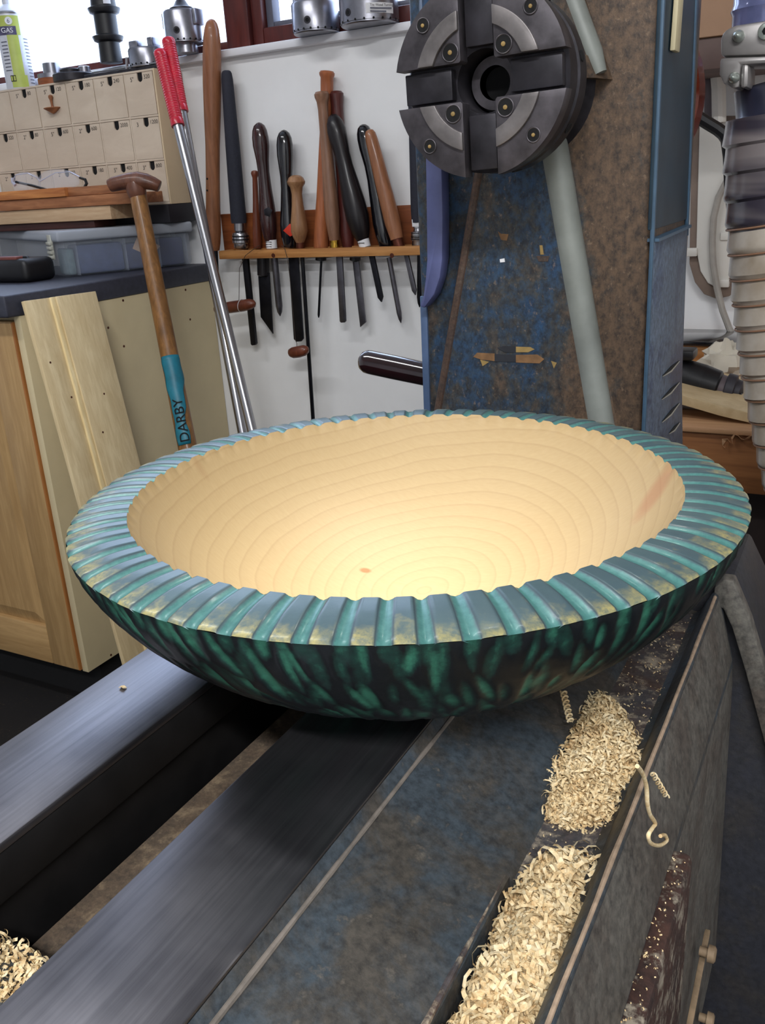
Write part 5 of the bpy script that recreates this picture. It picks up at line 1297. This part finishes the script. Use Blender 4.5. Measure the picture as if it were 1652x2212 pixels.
MB().box((-.33, YBn+.10, FLOOR), (.88, YBn+.12, zb0-.0)).build('under_bench_shade', MT['under'], bn, 0)  # dark sheet placed for the shade beneath the bench
# plywood offcut resting on the bench
MT['plyoff'] = wood('pale_plywood_offcut', (178, 152, 112), (206, 184, 144), (2, 2, 2), 16, .6)
zo = zb1+.001
def tri(pts, z, th): return [(PZ(x, y, z)) for x, y in pts]
po = [PY(1470, 872, 1.50), PY(1600, 876, 1.50)]
ypl = 1.31
a = PY(1470, 893, ypl); b_ = PY(1555, 905, ypl); c = PY(1624, 917, ypl)
m = MB()
out = [Vector((a.x-.10, ypl+.005, 0)), Vector((a.x, ypl, 0)), Vector((b_.x, ypl-.004, 0)), Vector((c.x, ypl-.004, 0)), Vector((c.x-.012, ypl+.20, 0)), Vector((a.x-.08, ypl+.24, 0))]
zl = [.034, .030, .018, .010, .012, .036]
lo_ = [Vector((p.x, p.y, zo+h-.009)) for p, h in zip(out, zl)]; hi_ = [Vector((p.x, p.y, zo+h+.005)) for p, h in zip(out, zl)]
n = len(out); m.add(lo_+hi_, [tuple(range(n))[::-1], tuple(range(n, 2*n))]+[(i, (i+1) % n, n+(i+1) % n, n+i) for i in range(n)])
o = m.build('plywood_offcut', MT['plyoff'], None, .0008, 20); tag(o, 'pale curved plywood offcut propped on the bench', 'plywood')
o = MB().box((a.x-.09, ypl+.06, zo), (a.x+.02, ypl+.18, zo+.0150)).build('packing_block', MT['zinc'], None, .002); tag(o, 'small grey block propping up the plywood offcut', 'block')
# drill
ydr = 1.42
dr_ = thing('cordless_drill', 'black cordless drill lying on the plywood offcut', 'drill', PY(1540, 870, ydr))
def dl(x0, y0, x1, y1, prof, nm, mt, n=28):
    p0 = PY(x0, y0, ydr); p1 = PY(x1, y1, ydr); k = mpp(p0)
    return MB().lathe(p0, p1, [(t, r*k) for t, r in prof], n).build(nm, MT[mt], dr_)
MT['drillb'] = plain('black_drill_body', (20, 20, 24), .4, 0, .2, 40); MT['chuckg'] = plain('dark_grey_drill_chuck', (56, 54, 60), .5, .3, .15)
dl(1440, 806, 1515, 828, [(0, 36), (.5, 40), (1, 40)], 'body', 'drillb'); dl(1513, 827, 1552, 838, [(0, 37), (.05, 40), (.9, 36), (1, 32)], 'collar', 'drillb')
dl(1508, 826, 1517, 829, [(0, 38), (1, 38)], 'torque_ring', 'tape_y'); dl(1552, 838, 1566, 842, [(0, 30), (1, 29)], 'metal_ring', 'dimgrey')
dl(1565, 841, 1587, 846, [(0, 33), (.1, 36), (.9, 35), (1, 28)], 'drill_chuck', 'chuckg'); dl(1586, 846, 1608, 852, [(0, 28), (.5, 27), (.85, 14), (1, 8)], 'chuck_nose', 'chuckg')
blk2 = MB(); a = PY(1440, 752, ydr); b_ = PY(1502, 775, ydr); blk2.box((a.x, ydr-.02, b_.z), (b_.x, ydr+.02, a.z)); blk2.build('battery', MT['drillb'], dr_, .004)
MB().prism([PY(x, y, ydr-.02) for x, y in ((1590, 855), (1600, 850), (1618, 878), (1590, 876))], (0, .03, 0)).build('bit_holder', MT['drillb'], dr_, .002)
# crumpled cloth
c = PY(1570, 785, 1.58); m = MB(); V = []; F = []; nu, nv = 22, 12
for i in range(nv+1):
    for j in range(nu):
        a = 2*math.pi*j/nu; ph = math.pi*i/nv; d = Vector((math.cos(a)*math.sin(ph), math.sin(a)*math.sin(ph), math.cos(ph)))
        r = .040*(1+.55*noise.noise(d*2.2+Vector((3, 1, 2)))+.25*noise.noise(d*6))
        V.append(c+Vector((d.x*r*1.05, d.y*r*.7, d.z*r*.85)))
for i in range(nv):
    for j in range(nu): F.append((i*nu+j, i*nu+(j+1) % nu, (i+1)*nu+(j+1) % nu, (i+1)*nu+j))
m.add(V, F); MT['cloth'] = plain('off_white_cloth', (206, 198, 182), .9, 0, .08, 30, .2)
o = m.build('crumpled_cloth', MT['cloth'], None, 0, 30); tag(o, 'crumpled off-white cloth behind the black drill', 'cloth')
# orange tool tray behind with black rim
zt0 = PY(1540, 800, 1.66).z
tr = thing('wooden_tray', 'orange wooden box with black rim at the back of the bench', 'box', (-.15, 1.70, zb1))
MB().box((-.36, 1.66, zb1+.0005), (-.02, 1.79, PY(1540, 748, 1.66).z)).build('box', MT['rackw'], tr, .003)
MB().box((-.365, 1.652, PY(1540, 748, 1.66).z+.0003), (PY(1588, 745, 1.65).x, 1.79, PY(1540, 737, 1.66).z)).build('rim', MT['black_gloss'], tr, .003)
# curled shavings on the bench front
MT['curlw'] = plain('tan_shaving', (198, 152, 110), .6, 0, .08)
yq = YBn-.006
pts = [PY(x, y, yq) for x, y in ((1566, 968), (1560, 962), (1563, 951), (1571, 948), (1576, 955))]
o = strand('curled_shaving', 'small ring of tan shaving on the bench front', pts, .001, .006)
pts = [PY(x, y, yq) for x, y in ((1582, 958), (1580, 948), (1586, 939), (1594, 941), (1600, 948), (1608, 950), (1616, 946), (1624, 940), (1630, 946), (1630, 952))]
o2 = strand('curled_shaving', 'wavy tan shaving hooked over the bench front', pts, .001, .006)
for q in (o, o2): q.data.materials.clear(); q.data.materials.append(MT['curlw'])
